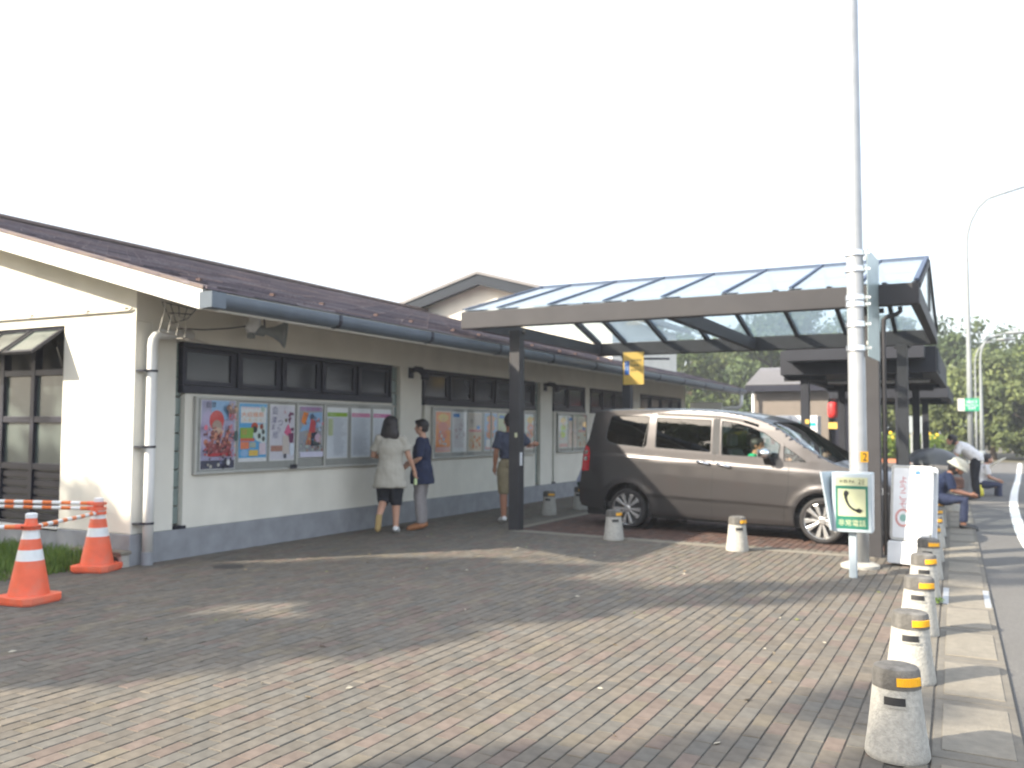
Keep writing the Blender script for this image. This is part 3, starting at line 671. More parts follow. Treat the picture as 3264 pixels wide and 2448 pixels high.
p.speckle(60, .05, .2, .95, .62, [(.16, .06, .07), (.45, .16, .16), (.62, .42, .34), (.08, .06, .08), (.5, .22, .24)], .022); p.speckle(30, .05, .14, .95, .3, [(.10, .05, .06), (.42, .10, .12), (.3, .2, .2)], .02); p.text('秋', .70, .70, .15, (.60, .56, .58), wide=.27); p.text('秋', .705, .705, .14, RD, wide=.25); p.text('まつり', .74, .57, .085, (.62, .5, .52), True); p.text('まつり', .75, .572, .078, (.55, .10, .12), True); p.text('会津', .06, .88, .09, K); p.speckle(8, .68, .83, .95, .96, [(.25, .16, .14), (.5, .36, .26)], .05); p.ell(.93, .48, .06, .08, (.08, .13, .13)); p.ell(.07, .6, .05, .04, (.6, .2, .26)); p.done()
p = Poster(7.555, 8.015, 1.00, 1.695, 'blue-bordered food fair poster beside the large festival poster')
p.rect(.01, .07, .99, .99, (0.13, .38, .62)); p.rect(.06, .66, .97, .93, W_); p.text('うまいもの市', .1, .89, .05, (.62, .30, .36), wide=.6); p.text('大収穫祭', .08, .76, .085, OR, wide=.8); p.text('ふるさと', .1, .68, .06, (.62, .42, .2), wide=.75); p.ell(.84, .9, .08, .05, (.42, .52, .48)); p.poly([(.45, .62), (.96, .66), (.97, .3), (.62, .36), (.42, .5)], (.56, .62, .62))
p.ell(.55, .60, .12, .07, (.50, .10, .05)); p.ell(.55, .55, .10, .06, (.05, .06, .06)); p.ell(.8, .6, .07, .05, (.3, .1, .08)); p.ell(.86, .51, .06, .045, (.09, .1, .1)); p.ell(.72, .44, .06, .05, (.10, .12, .12)); p.ell(.87, .39, .06, .045, (.12, .13, .13)); p.rect(.04, .4, .5, .58, GN); p.text('10', .12, .46, .09, (.62, .2, .12)); p.rect(.05, .35, .55, .4, (.60, .16, .10)); p.rect(.06, .22, .36, .34, (.68, .25, .14)); p.rect(.38, .24, .6, .33, (.4, .45, .4)); p.ell(.2, .15, .14, .06, LB); p.rect(.36, .1, .68, .2, YL); p.rect(.72, .12, .96, .32, (.6, .52, .58)); p.rect(.02, .01, .98, .06, W_); p.done()
p = Poster(8.065, 8.505, 1.00, 1.69, 'white poster with bold brush lettering and a pink kimono figure')
p.rect(.02, .02, .98, .98, (.58, .56, .62)); p.text('会', .08, .82, .15, (.09, .08, .20)); p.text('津', .06, .66, .13, (.10, .09, .22)); p.text('ま', .07, .55, .10, (.12, .10, .22)); p.text('つり', .3, .62, .10, (.14, .12, .25), True); p.text('絵', .12, .40, .13, (.16, .15, .28)); p.text('秋', .55, .84, .05, (.55, .12, .2), True); p.speckle(8, .74, .5, .92, .85, [(.16, .06, .12), (.25, .1, .18)], .04); p.ell(.63, .72, .05, .035, (.18, .16, .13))
p.poly([(.55, .5), (.72, .66), (.88, .48), (.78, .4)], (.62, .16, .30)); p.poly([(.72, .48), (.96, .5), (.93, .3), (.78, .32)], (.20, .06, .14)); p.poly([(.5, .45), (.74, .44), (.78, .12), (.5, .12)], (.56, .5, .48)); p.rect(.04, .17, .5, .27, (.42, .24, .2)); p.ell(.88, .2, .09, .12, (.62, .66, .74)); p.rect(.55, .04, .66, .12, (.14, .14, .18)); p.done()
p = Poster(8.575, 9.035, 1.02, 1.69, 'crowded colourful poster with a figure in red on blue, between two steel stiles')
p.rect(.02, .12, .98, .98, (.36, .36, .40)); p.rect(.05, .9, .98, .98, (.36, .27, .42)); p.text('フェスタ', .1, .9, .06, (.46, .12, .32), wide=.75); p.poly([(.05, .5), (.4, .86), (.98, .88), (.95, .6)], LB); p.poly([(.1, .7), (.2, .88), (.42, .85), (.25, .62)], OR); p.ell(.55, .78, .1, .07, (.1, .14, .22)); p.poly([(.42, .5), (.5, .75), (.72, .72), (.68, .46)], (.52, .10, .12)); p.poly([(.3, .25), (.4, .5), (.52, .5), (.5, .25)], (.56, .22, .12)); p.poly([(.5, .22), (.52, .48), (.75, .5), (.9, .25)], (.04, .05, .09)); p.ell(.8, .38, .13, .09, (.55, .42, .52))
p.speckle(40, .05, .3, .95, .85, [(.2, .1, .12), (.5, .2, .14), (.2, .32, .5), (.5, .42, .3)], .022); p.speckle(24, .05, .14, .95, .32, [(.12, .16, .16), (.5, .3, .16), (.4, .46, .44), (.3, .16, .14)], .035); p.speckle(10, .72, .5, .95, .8, [(.6, .3, .3), (.4, .5, .62)], .04); p.rect(.02, .02, .98, .12, (.52, .52, .62)); p.done()
for y0, c, cc, lb in ((9.125, GN, (.30, .44, .06), 'white timetable sheet with a green heading band on the first board'), (9.635, PK, (.60, .26, .40), 'white list sheet with a pink heading band on the first board'), (10.125, (.50, .12, .32), (.52, .10, .32), 'white list sheet with a magenta heading strip, partly behind the woman')):
    p = Poster(y0, y0 + 0.435, 1.0, 1.68, lb); p.rect(.02, .02, .98, .98, (.60, .62, .67)); p.rect(.02, .9, .98, .98, W_); p.rect(.03, .82, .97, .90, cc)
    p.text('お知らせ', .12, .84, .045, (.6, .62, .6)); p.lines(30, .3 if c == GN else .08, .05, .94, .79, (.36, .38, .44))
    if c == GN: p.rect(.04, .45, .26, .78, (.50, .54, .38)); p.lines(14, .05, .46, .25, .77, (.40, .44, .26))
    p.done()
SETS = [(11.76, [(OR, (.6, .2, .14), 'orange and red food poster, leftmost on the second board'), (W_, (.5, .4, .42), 'pale pink text poster second from the left on the second board'), ((.6, .52, .44), (.62, .25, .12), 'beige poster with orange food pictures on the second board'), (LB, (.65, .35, .25), 'blue poster with an orange square on the second board, just beyond the grey stile'), ((.5, .58, .3), (.56, .5, .5), 'lime and white poster partly behind the canopy post'), (W_, (.36, .5, .5), 'white poster behind the canopy post'), ((.5, .56, .54), (.65, .3, .2), 'pale green poster with a red line by the pointing arm')]),
        (16.42, [((.55, .56, .55), (.46, .60, .16), 'white poster with a lime square on the short board'), ((.6, .52, .48), (.62, .42, .36), 'pinkish map poster on the short board'), ((.56, .54, .48), (.5, .5, .5), 'grey beige poster on the short board by the van')])]
for ys, lst in SETS:
    y = ys; wd = 0.46 if ys < 15 else 0.44
    for i, (c1, c2, lb) in enumerate(lst):
        if ys < 15 and i in (3, 5): y += 0.05
        p = Poster(y, y + wd, 1.02, 1.69, lb); p.rect(.02, .02, .98, .98, c1)
        if i % 3 == 0: p.ell(.5, .84, .34, .1, YL); p.ell(.5, .62, .32, .12, c2); p.ell(.45, .42, .3, .1, c2); p.speckle(20, .1, .1, .9, .9, [c2, (.6, .3, .24), (.62, .6, .58), LB], .05); p.rect(.05, .04, .95, .14, (.62, .4, .4)); p.text('祭', .2, .2, .12, W_)
        elif i % 3 == 1: p.rect(.06, .86, .5, .95, BL); p.lines(26, .08, .1, .92, .82, c2); p.speckle(10, .2, .3, .8, .7, [c2, (.5, .45, .5)], .05)
        else: p.rect(.05, .62, .95, .95, (.55, .5, .46)); p.speckle(26, .08, .05, .92, .42, [c2, (.6, .45, .3), (.5, .2, .12)], .06); p.rect(.05, .5, .95, .56, (.62, .3, .3)); p.rect(.6, .56, .85, .66, BL); p.text('味', .15, .7, .14, (.3, .25, .2))
        if i == 3: p.rect(.3, .68, .72, .92, (.68, .36, .26)); p.rect(.1, .1, .9, .3, W_)
        p.done(); y += wd + 0.045

# ================================================================== THINGS ON THE WALL
dp = thing('downpipe', 'white plastic downpipe with an elbow at the gable corner of the building', 'downpipe', (-7.47, 6.34, 0))
px, py = -7.50, 6.26
MB().tube([(px, py, 0.12)] + [(px, py, z) for z in (0.8, 1.5, 2.1, 2.24)] + [(px, py + .008, 2.30), (px, py + .035, 2.345), (px, py + .08, 2.365), (px, py + 0.5, 2.40)], 0.052, 18).build('pipe', 'pvc', dp, smooth=True)
MB().tube([(px, py, 0), (px, py, 0.13)], 0.058, 18).build('shoe', 'plinth', dp, auto=40)
for z in (0.42, 1.20, 1.98):
    MB().tube([(px, py, z - 0.011), (px, py, z + 0.011)], 0.058, 18).build('bracket_ring', 'bronze', dp, auto=40)
    MB().box(px - 0.12, px + .01, py - 0.115, py - 0.045, z - 0.008, z + 0.008).build('bracket_arm', 'bronze', dp)
cg = thing('wire_rack', 'bent galvanised wire grid rack hung under the eave above the white elbow', 'wire rack', (-7.3, 6.3, 2.4))
def wires(pts, nu, nv, r=0.006, parts=None):
    a, b, c, d = [Vector(p) for p in pts]; m_ = MB()
    for i in range(nu + 1): t = i / nu; m_.tube([a.lerp(b, t), d.lerp(c, t)], r, 5)
    for i in range(nv + 1): t = i / nv; m_.tube([a.lerp(d, t), b.lerp(c, t)], r * 1.2, 5)
    return m_
wires([(-7.2, 6.14, 2.56), (-7.2, 6.43, 2.52), (-7.2, 6.40, 2.32), (-7.2, 6.08, 2.36)], 3, 2).build('front_grid', 'wire', cg)
wires([(-7.5, 6.36, 2.71), (-7.0, 6.36, 2.60), (-7.2, 6.43, 2.52), (-7.5, 6.5, 2.5)], 4, 2, 0.0045).build('top_grid', 'bronze', cg)
wires([(-7.2, 6.40, 2.32), (-7.2, 6.72, 2.29), (-7.45, 6.80, 2.35), (-7.45, 6.45, 2.33)], 4, 2, 0.0045).build('bottom_grid', 'wire', cg)
for q in (((-7.2, 6.14, 2.56), (-7.2, 6.16, 2.80)), ((-7.2, 6.43, 2.52), (-7.2, 6.45, 2.80))): MB().tube(q, 0.004, 5).build('hanger', 'wire', cg)
sp = thing('horn_speaker', 'grey horn loudspeaker with a white elbow cover under the gutter', 'loudspeaker', (-7.2, 7.5, 2.5))
MB().tube([(-7.2, 7.39, 2.82), (-7.2, 7.40, 2.66), (-7.2, 7.38, 2.58), (-7.21, 7.34, 2.52), (-7.22, 7.30, 2.50)], [0.035, 0.066, 0.076, 0.068, 0.04], 16).build('cable_cover', 'whiteplastic', sp, smooth=True)
h = MB().lathe([(0.03, -0.17), (0.045, -0.15), (0.05, -0.06), (0.03, -0.05), (0.05, 0.02), (0.085, 0.08), (0.125, 0.115), (0.128, 0.125), (0.118, 0.12), (0.07, 0.06), (0.0, 0.05)], n=24, axis='x')
h.tf(Matrix.Translation((-7.12, 7.58, 2.50)) @ Matrix.Scale(1.3, 4) @ Matrix.Rotation(R(38), 4, 'Z') @ Matrix.Rotation(R(6), 4, 'Y'))
h.build('horn', 'horn', sp, smooth=True)
MB().bar((-7.2, 7.52, 2.80), (-7.18, 7.53, 2.56), 0.03, 0.008).build('bracket', 'bronze', sp)
MB().box(-7.24, -7.17, 7.31, 7.38, 2.41, 2.47).build('driver_box', 'horn', sp, bevel=0.012)
cb = thing('cable', 'thin dark cable sagging from the wire rack to the horn speaker', 'cable', (-7.3, 6.9, 2.5))
MB().tube([(-7.4, 6.5, 2.44), (-7.36, 6.8, 2.455), (-7.3, 7.1, 2.50), (-7.22, 7.34, 2.55)], 0.008, 6).build('wire', 'bronze', cb, smooth=True)
for Y, lb in ((11.08, 'black curved wall lamp on the pier between first and second boards'), (15.80, 'black curved wall lamp on the pier just left of the van')):
    l = thing('wall_lamp', lb, 'wall lamp', (FX, Y, 2.2), 'wall lamps on the piers')
    MB().box(FX, FX + 0.03, Y - .05, Y + 0.05, 2.17, 2.33).build('back_plate', 'bronze', l)
    MB().tube([(FX + .02, Y, 2.28), (FX + .10, Y, 2.31), (FX + .19, Y, 2.29), (FX + .26, Y, 2.22), (FX + .27, Y, 2.15)], [0.035, 0.045, 0.055, 0.06, 0.065], 14).build('hood', 'bronze', l, smooth=True)
# concrete drain blocks by the gable foot
for x0, x1, y0, y1, hh, lb in ((-8.28, -7.54, 5.985, 6.085, 0.16, 'weathered concrete drain block at the wall foot behind the far cone'),):
    bb = thing('drain_block', lb, 'concrete block', ((x0 + x1) / 2, (y0 + y1) / 2, 0))
    mb = MB().box(x0, x1, y0, y1, -0.03, hh - .035); mb.build('body', 'concrete', bb, bevel=0.012)
    MB().box(x0 - .015, x1 + .015, y0 - .02, y1 + .01, hh - .034, hh).build('lid', 'slablight', bb, bevel=0.008)
    MB().lathe([(0.05, -0.006), (0.05, 0.004), (0, 0.004)], (x1 - 0.09, y0 - .002, 0.055), 16, 'y').build('outlet', 'black', bb)

# ------------------------------------------------------------------ traffic cones and bars
def make_cone(label):
    c = thing('traffic_cone', label, 'traffic cone', (0, 0, 0), 'orange cones by the gable')
    h = 0.70; rr = lambda z: 0.155 - (0.155 - 0.042) * (z - 0.06) / (0.60)
    pl = lambda a, b: [(rr(a), a), (rr(b), b)]
    for a, b, m_, nm in ((0.06, .335, 'orange', 'lower_body'), (.335, .42, 'reflective', 'lower_band'), (.42, .505, 'orange', 'middle_body'), (.505, .585, 'reflective', 'upper_band'), (.585, .668, 'orange', 'neck')):
        MB().lathe(pl(a, b), n=28).build(nm, m_, c, smooth=False, auto=50)
    MB().lathe([(rr(.668) + .004, .668), (rr(.668) + .004, .70), (.033, .708), (0, .708)], n=20).build('cap', 'whiteplastic', c, auto=50)
    b = MB(); q = 0.19
    oct_ = [(q, -q + .05), (q, q - .05), (q - .05, q), (-q + .05, q), (-q, q - .05), (-q, -q + .05), (-q + .05, -q), (q - .05, -q)]
    b.prism(oct_, 0.012, 0.065); b.prism([(x * .96, y * .96) for x, y in oct_], 0.0, 0.014)
    b.build('base', 'orange', c, bevel=0.012)
    return c
CONES = [((-6.72, 4.48, 0), 8, 'nearest faded orange cone with two white bands, base scuffed'), ((-7.63, 5.78, 0), 24, 'orange cone in front of the cream wall beside the downpipe'), ((-8.2, 3.3, 0), 12, 'orange cone outside the left edge holding the near bar'), ((-9.60, 5.15, 0), 0, 'orange cone outside the left edge holding the paired bars')]
c0 = make_cone(CONES[0][2]); c0.location = CONES[0][0]; c0.rotation_euler.z = R(CONES[0][1])
for p_, a, lb in CONES[1:]: copy_tree(c0, None, p_, R(a), lb)
def cone_bar(a, b, z0, z1, label, rings=True):
    a, b = Vector(a), Vector(b); d = (b - a); L = d.length; d /= L
    t = thing('cone_bar', label, 'cone bar', (a.x, a.y, z0), 'striped bars between the cones')
    s0, s1 = 0.085, L - 0.085; n = int(round((s1 - s0) / 0.105)); k = (s1 - s0) / n
    P = lambda s: a + d * s + Vector((0, 0, z0 + (z1 - z0) * s / L))
    for i in range(n): MB().tube([P(s0 + i * k), P(s0 + (i + 1) * k)], 0.0185, 12, cap=False).build('orange_stripe' if i % 2 else 'white_stripe', 'orangebar' if i % 2 else 'whiteplastic', t, smooth=True)
    for q, s in ((a, z0), (b, z1)):
        MB().lathe([(.052, -.014), (.074, -.014), (.074, .014), (.052, .014), (.052, -.014)], (q.x, q.y, s), 22, cap=False).build('ring', 'orange', t, auto=50)
    for s_ in (s0, s1):
        e = P(s_); sg_ = 1 if s_ == s0 else -1; MB().tube([e - d * sg_ * .03, e + d * sg_ * .03], 0.021, 12).build('socket', 'orange', t, auto=50)
c1, c2, c3, c4 = [Vector((*p[0][:2], 0)) for p in CONES]
cone_bar(c1, c2, .592, .560, 'orange and white striped bar joining the near cone to the far cone')
cone_bar(c3, c1, .595, .598, 'orange and white striped bar running left from the near cone')
cone_bar(c4, c2, .600, .600, 'lower of two parallel striped bars running left from the far cone')
cone_bar(c4, c2, .650, .650, 'upper of two parallel striped bars running left from the far cone')

# ------------------------------------------------------------------ concrete bollards
def make_bollard(label):
    t = thing('bollard', label, 'bollard', (0, 0, 0), 'concrete bollards')
    bd = MB(); n = 28
    prof = [(0.128, 0.0), (0.133, 0.01), (0.131, 0.03), (0.118, .12), (0.106, 0.22), (0.098, 0.30)]
    bd.lathe(prof, n=n); bd.build('body', 'concrete', t, auto=40)
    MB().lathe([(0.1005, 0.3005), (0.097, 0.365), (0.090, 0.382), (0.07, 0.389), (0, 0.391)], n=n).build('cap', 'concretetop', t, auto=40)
    # slot with its raised lip, cut look: a flat black strip, the recess shade put in its colour
    def front(w_, z0, z1, r0, r1, ang, m_, nm, parent=t):
        q = MB(); N_ = 8; vs = []
        for i in range(N_ + 1):
            a = R(ang) + (i / N_ - .5) * w_ / 0.105
            for z, rr_ in ((z0, r0), (z1, r1)):
                rad = 0.106 + (0.22 - z) * 0.095 + rr_ if z < .3 else .0985 + rr_; vs.append((rad * math.cos(a), rad * math.sin(a), z))
        q.add(vs, [(2 * i, 2 * i + 2, 2 * i + 3, 2 * i + 1) for i in range(N_)]); return q
    s = front(0.088, 0.238, 0.272, 0.0025, 0.0025, -90, 0, 0); s.build('slot', 'black', t)
    fr = MB()
    for w_, z0, z1 in ((0.10, 0.228, 0.238), (0.10, 0.272, 0.280)):
        q = front(w_, z0, z1, 0.005, 0.005, -90, 0, 0); fr.add(q.v, q.f)
    fr.build('slot_lip', 'concrete', t)
    y = MB(); N_ = 24; vs = []
    for i in range(N_ + 1):
        a = R(-52) + (i / N_ - .5) * R(66); rr_ = 0.106 + (0.0018 if i % 2 else 0)
        for z, k in ((0.318, rr_ - .006), (0.319, rr_), (0.352, rr_ - .002), (0.353, rr_ - .009)): vs.append((k * math.cos(a), k * math.sin(a), z))
    y.add(vs, [(4 * i + j, 4 * i + 4 + j, 4 * i + 5 + j, 4 * i + 1 + j) for i in range(N_) for j in range(3)]); y.build('reflector', 'yellow', t)
    return t
BL_ = []
names = ['nearest', 'second', 'third', 'fourth', 'fifth', 'sixth', 'seventh', 'eighth', 'ninth']
for i in range(9):
    y = 4.22 + 1.292 * i; BL_.append(((shear(-0.335, y), y), R(0), '%s concrete bollard in the row along the kerb%s' % (names[i].capitalize() if 0 else names[i], ', dark weathered top' if i == 0 else ', counted from the front')))
BL_ += [((-4.12, 10.62), R(30), 'pale concrete bollard in front of the rear wheel of the van'), ((-2.50, 10.42), R(34), 'sunlit concrete bollard before the middle of the van'), ((-6.24, 13.15), R(10), 'shaded concrete bollard by the wall to the right of the canopy post'), ((-6.20, 14.35), R(10), 'shaded concrete bollard behind the tail of the van, someone seated on it'), ((-0.35, 17.6), 0, 'concrete bollard by the road near the standing man in white')]
b0 = make_bollard(BL_[0][2])
for i, ((x, y), a, lb) in enumerate(BL_):
    if i == 0: b0.location = (x, y, 0); b0.rotation_euler.z = a
    else:
        c_ = copy_tree(b0, None, (x, y, -.004), a + R(random.uniform(-6, 6)), lb); c_.rotation_euler.x = R(random.uniform(-1.6, 1.6)); c_.rotation_euler.y = R(random.uniform(-1.6, 1.6)); c_.scale.z = random.uniform(.97, 1.04)

# ------------------------------------------------------------------ the front canopy
CX0, CX1, CY0, CYR, CY1 = -6.36, -0.52, 10.50, 13.05, 15.62
BZ0, BZ1, RZ = 2.80, 3.04, 3.74
cn = thing('parking_canopy', 'brown steel canopy with a ridged glass roof over the parked van', 'canopy', (-3.4, 13, 0))
for x, y in ((-5.72, 10.98), (-1.03, 10.70), (-5.72, 15.45), (-1.03, 15.45)):
    MB().box(x - 0.08, x + 0.08, y - 0.08, y + 0.08, -0.02, BZ0).build('post', 'canopy', cn, bevel=0.006)
    MB().box(x - .13, x + .13, min(y, y), max(y, y) + .001 + 0.08, BZ0 - .05, BZ0 - .002).build('post_head', 'canopy', cn)
MB().box(CX0, CX1, CY0, CY0 + 0.14, BZ0, BZ1).build('front_beam', 'canopy', cn, bevel=0.012)
MB().box(CX0, CX1, CY1 - 0.14, CY1, BZ0, BZ1).build('back_beam', 'canopy', cn, bevel=0.012)
for x in (CX0 + 0.05, -3.42, CX1 - 0.05): MB().box(x - 0.05, x + 0.05, CY0 + 0.142, CY1 - 0.142, BZ0 + .02, BZ0 + 0.20).build('tie_beam', 'canopy', cn)
MB().box(CX0, CX1, CYR - 0.04, CYR + 0.04, RZ - 0.05, RZ + 0.04).build('ridge_bar', 'glazebar', cn)
rx = [CX0 + 0.03, -5.80, -5.02, -4.23, -3.45, -2.67, -1.89, -1.13, CX1 - 0.03]
for x in rx:
    e = 0.09 if x == rx[-1] or x == rx[0] else 0.06
    MB().bar((x, CY0 + 0.05, BZ1 - .025), (x, CYR - .04, RZ - 0.045), e, 0.06).build('rafter', 'canopy', cn)
    for ys_ in (CY0, CY1):
        sg2 = 1 if ys_ == CY0 else -1
        MB().bar((x, ys_ + sg2 * .03, BZ1 + .034), (x, CYR - sg2 * .01, RZ + 0.028), e * .55, 0.02).build('glazing_bar', 'glazebar', cn)
    MB().bar((x, CY1 - 0.05, BZ1 - .025), (x, CYR + .04, RZ - 0.045), e, 0.06).build('rafter', 'canopy', cn)
for y0 in (CY0, CY1):
    s = 1 if y0 == CY0 else -1; t = 0.52
    ym = y0 + s * .05 + (CYR - y0 - s * .05) * t; zm = BZ1 + (RZ - BZ1) * t
    MB().bar((CX0 + .06, ym, zm - .03), (CX1 - .06, ym, zm - .03), 0.03, 0.03).build('purlin', 'canopy', cn)
    for i in range(len(rx) - 1):
        a, b = rx[i] + 0.012, rx[i + 1] - 0.012
        q = [(a, y0 + s * 0.03, BZ1 + 0.018), (b, y0 + s * 0.03, BZ1 + 0.018), (b, CYR - s * 0.02, RZ + 0.012), (a, CYR - s * 0.02, RZ + 0.012)]
        MB().hexa([Vector(v) for v in q], [Vector(v) + Vector((0, 0, .006)) for v in q]).build('roof_panel', 'canopyglass', cn)
for x in (CX0 + .012, CX1 - .012):
    MB().prism([(CY0 + .15, BZ1), (CY1 - .15, BZ1), (CYR, RZ - .06)], x - .003, x + .003, 'x').build('gable_pane', 'canopyglass', cn)
MB().bar((CX1 - .01, CYR, BZ1 - .02), (CX1 - .01, CYR, RZ - .05), 0.04, 0.04, (0, 1, 0)).build('king_post', 'canopy', cn)
MB().tube([(-0.72, 10.60, 2.79), (-0.72, 10.60, 2.74), (-0.76, 10.62, 2.71), (-0.86, 10.66, 2.69), (-0.90, 10.68, 2.66), (-0.905, 10.685, 2.5), (-0.905, 10.685, 0.02)], 0.026, 12).build('drain_pipe', 'canopy', cn, smooth=True)
MB().tube([(-5.66, 15.40, 2.80), (-5.5, 15.40, 2.72), (-4.9, 15.40, 2.70)], 0.02, 8).build('conduit', 'bronze', cn)
st = tag(MB().box(-5.705, -5.665, 10.896, 10.899, 1.29, 1.355).build('post_sticker', 'cream'), 'small pale yellow sticker on the front canopy post at chest height', 'sticker')
st = tag(MB().box(-5.6385, -5.632, 10.93, 10.99, 0.90, 1.08).build('post_tag', 'whiteplastic'), 'narrow white tag on the side of the front canopy post', 'tag')
ys = thing('parking_sign', 'yellow sign with a blue wheelchair symbol on the rear canopy post', 'sign', (-5.57, 15.33, 2.25))
MB().box(-5.77, -5.37, 15.345, 15.362, 2.24, 2.84).build('plate', 'signyellow', ys, bevel=0.003)
def flat_text(txt, x, z, y, h, m, parent, wide=None, name='lettering'):
    vs, fs, wd, ht = text_mesh(txt, 1.0); k = h / max(ht, .3); kx = k if wide is None else wide / wd
    return MB().add([(x + p.x * kx, y, z + p.y * k) for p in vs], fs).build(name, m, parent)
MB().box(-5.74, -5.65, 15.341, 15.3445, 2.42, 2.68).build('symbol_panel', 'blue', ys)
i_ = MB(); i_.lathe([(.014, -.001), (.014, .001)], (-5.70, 15.339, 2.64), 12, 'y'); i_.bar((-5.702, 15.339, 2.625), (-5.70, 15.339, 2.565), .002, .016, (0, 1, 0)); i_.box(-5.703, -5.672, 15.338, 15.340, 2.556, 2.568); i_.box(-5.68, -5.672, 15.338, 15.340, 2.51, 2.557)
i_.tube([(-5.70 + .03 * math.cos(a), 15.339, 2.54 + .03 * math.sin(a)) for a in [R(100 + 23 * k) for k in range(11)]], .004, 5); i_.build('wheelchair_symbol', 'whiteplastic', ys)
for k, tx in enumerate(('身障者用', '駐車場', '専用です')): flat_text(tx, -5.62, 2.66 - k * .09, 15.343, .05, 'ink', ys)

# ------------------------------------------------------------------ canopies beyond
def canopy(name, label, x0, x1, y0, y1, z0, z1, posts):
    t = thing(name, label, 'canopy', ((x0 + x1) / 2, y0, 0), 'walkway canopies')
    MB().box(x0, x1, y0, y0 + .12, z0 + .0, z1).build('fascia', 'canopyshade', t, bevel=.01); MB().box(x0, x1, y1 - .12, y1, z0, z1).build('fascia', 'canopyshade', t)
    for x in (x0, x1 - .12): MB().box(x, x + .12, y0 + .12, y1 - .12, z0, z1).build('side_fascia', 'canopyshade', t)
    MB().box(x0 + .12, x1 - .12, y0 + .12, y1 - .12, z0 + .1, z0 + .15).build('ceiling', 'canopyshade', t)
    MB().box(x0 + .1, x1 - .1, y0 + .1, y1 - .1, z1 - .1, z1 - .04).build('deck', 'canopyshade', t)
    for x, y in posts:
        MB().box(x - .08, x + .08, y - .08, y + .08, -.02, z0).build('post', 'canopyshade', t, bevel=.006)
        MB().bar((x - .4, y, z0 - .05), (x + .4, y, z0 - .05), .1, .1).build('bracket', 'canopyshade', t)
    return t
c2_ = canopy('walkway_canopy', 'dark flat walkway canopy directly behind the glass canopy', -3.40, -0.62, 17.8, 24.5, 2.50, 2.98, ((-2.98, 18.1), (-1.26, 18.1), (-1.28, 23.5), (-2.98, 23.5)))
MB().box(-3.2, -.8, 17.3, 17.8, 2.74, 3.2).build('roof_kerb', 'canopyshade', c2_)
MB().box(-.64, -.60, 18, 19.2, 2.55, 2.95).build('end_plate', 'bluegrey', c2_)
c3_ = canopy('walkway_canopy', 'farther flat walkway canopy with a sunlit brown end', -3.6, -0.62, 25.6, 32, 2.30, 2.62, ((-3.0, 25.9), (-1.2, 26.2)))
MB().tube([(-3.1, 22, 2.56), (-.9, 22, 2.56)], .03, 8).build('tube_light', 'whiteplastic', c2_)
pt = tag(MB().box(-2.97, -2.90, 18.016, 18.018, 1.55, 1.63).build('post_plate', 'signyellow'), 'small yellow plate on the walkway post above the van bonnet', 'plate')

# ------------------------------------------------------------------ steel pole with sign plate
pl_ = thing('steel_pole', 'tall galvanised steel pole with banded clamps in front of the canopy', 'pole', (-1.09, 9.78, 0))
pa = lambda z: 0.092 - 0.0026 * z
MB().tube([(-1.085 - .003 * z, 9.78, z) for z in (0, 1, 2.5, 4, 6, 8.5)], [pa(z) for z in (0, 1, 2.5, 4, 6, 8.5)], 24).build('shaft', 'galv', pl_, smooth=True)
MB().lathe([(.19, 0), (.19, .03), (.12, .06), (.10, .06)], (-1.085, 9.78, 0), 24).build('footing', 'concrete', pl_, auto=40)
for z in (2.27, 2.52, 2.73, 2.80, 3.10, 3.27):
    x = -1.085 - .003 * z; MB().lathe([(pa(z) + .001, -.032), (pa(z) + .018, -.028), (pa(z) + .014, .028), (pa(z) + .001, .032)], (x, 9.78, z), 24).build('clamp', 'steel', pl_, auto=50)
    MB().box(x + .08, x + .15, 9.765, 9.795, z - .015, z + .015).build('clamp_bolt', 'steel', pl_)
ps_ = thing('pole_sign', 'grey-green sign plate clamped edge-on to the steel pole', 'sign', (-0.95, 9.8, 2.2))
MB().hexa([(-0.975, 9.75, 2.18), (-0.935, 10.55, 2.18), (-0.930, 10.55, 2.18), (-0.970, 9.75, 2.18)], [(-0.975, 9.75, 3.32), (-0.935, 10.55, 3.32), (-0.930, 10.55, 3.32), (-0.970, 9.75, 3.32)]).build('plate', mat('greygreen_plate', (.30, .37, .37), .35, .3), ps_)
for z in (2.3, 2.76, 3.2): MB().hexa([(-.990, 9.76, z), (-.980, 10.4, z), (-.968, 10.4, z), (-.976, 9.76, z)], [(-.990, 9.76, z + .04), (-.980, 10.4, z + .04), (-.968, 10.4, z + .04), (-.976, 9.76, z + .04)]).build('rail', 'alu', ps_)
nb_ = thing('number_plate', 'small orange plate with the number 2 on the steel pole', 'number plate', (-1.02, 9.70, 1.1))
q = MB().box(-.045, .045, -.003, 0, -.055, .055); mt = Matrix.Translation((-1.022, 9.706, 1.14)) @ Matrix.Rotation(R(40), 4, 'Z'); q.tf(mt); q.build('plate', 'yellow', nb_)
vs, fs, wd, ht = text_mesh('2', 1.0); q = MB().add([(-.02 + p.x * .08 / ht, -.0045, -.04 + p.y * .08 / ht) for p in vs], fs); q.tf(mt); q.build('numeral', 'ink', nb_)

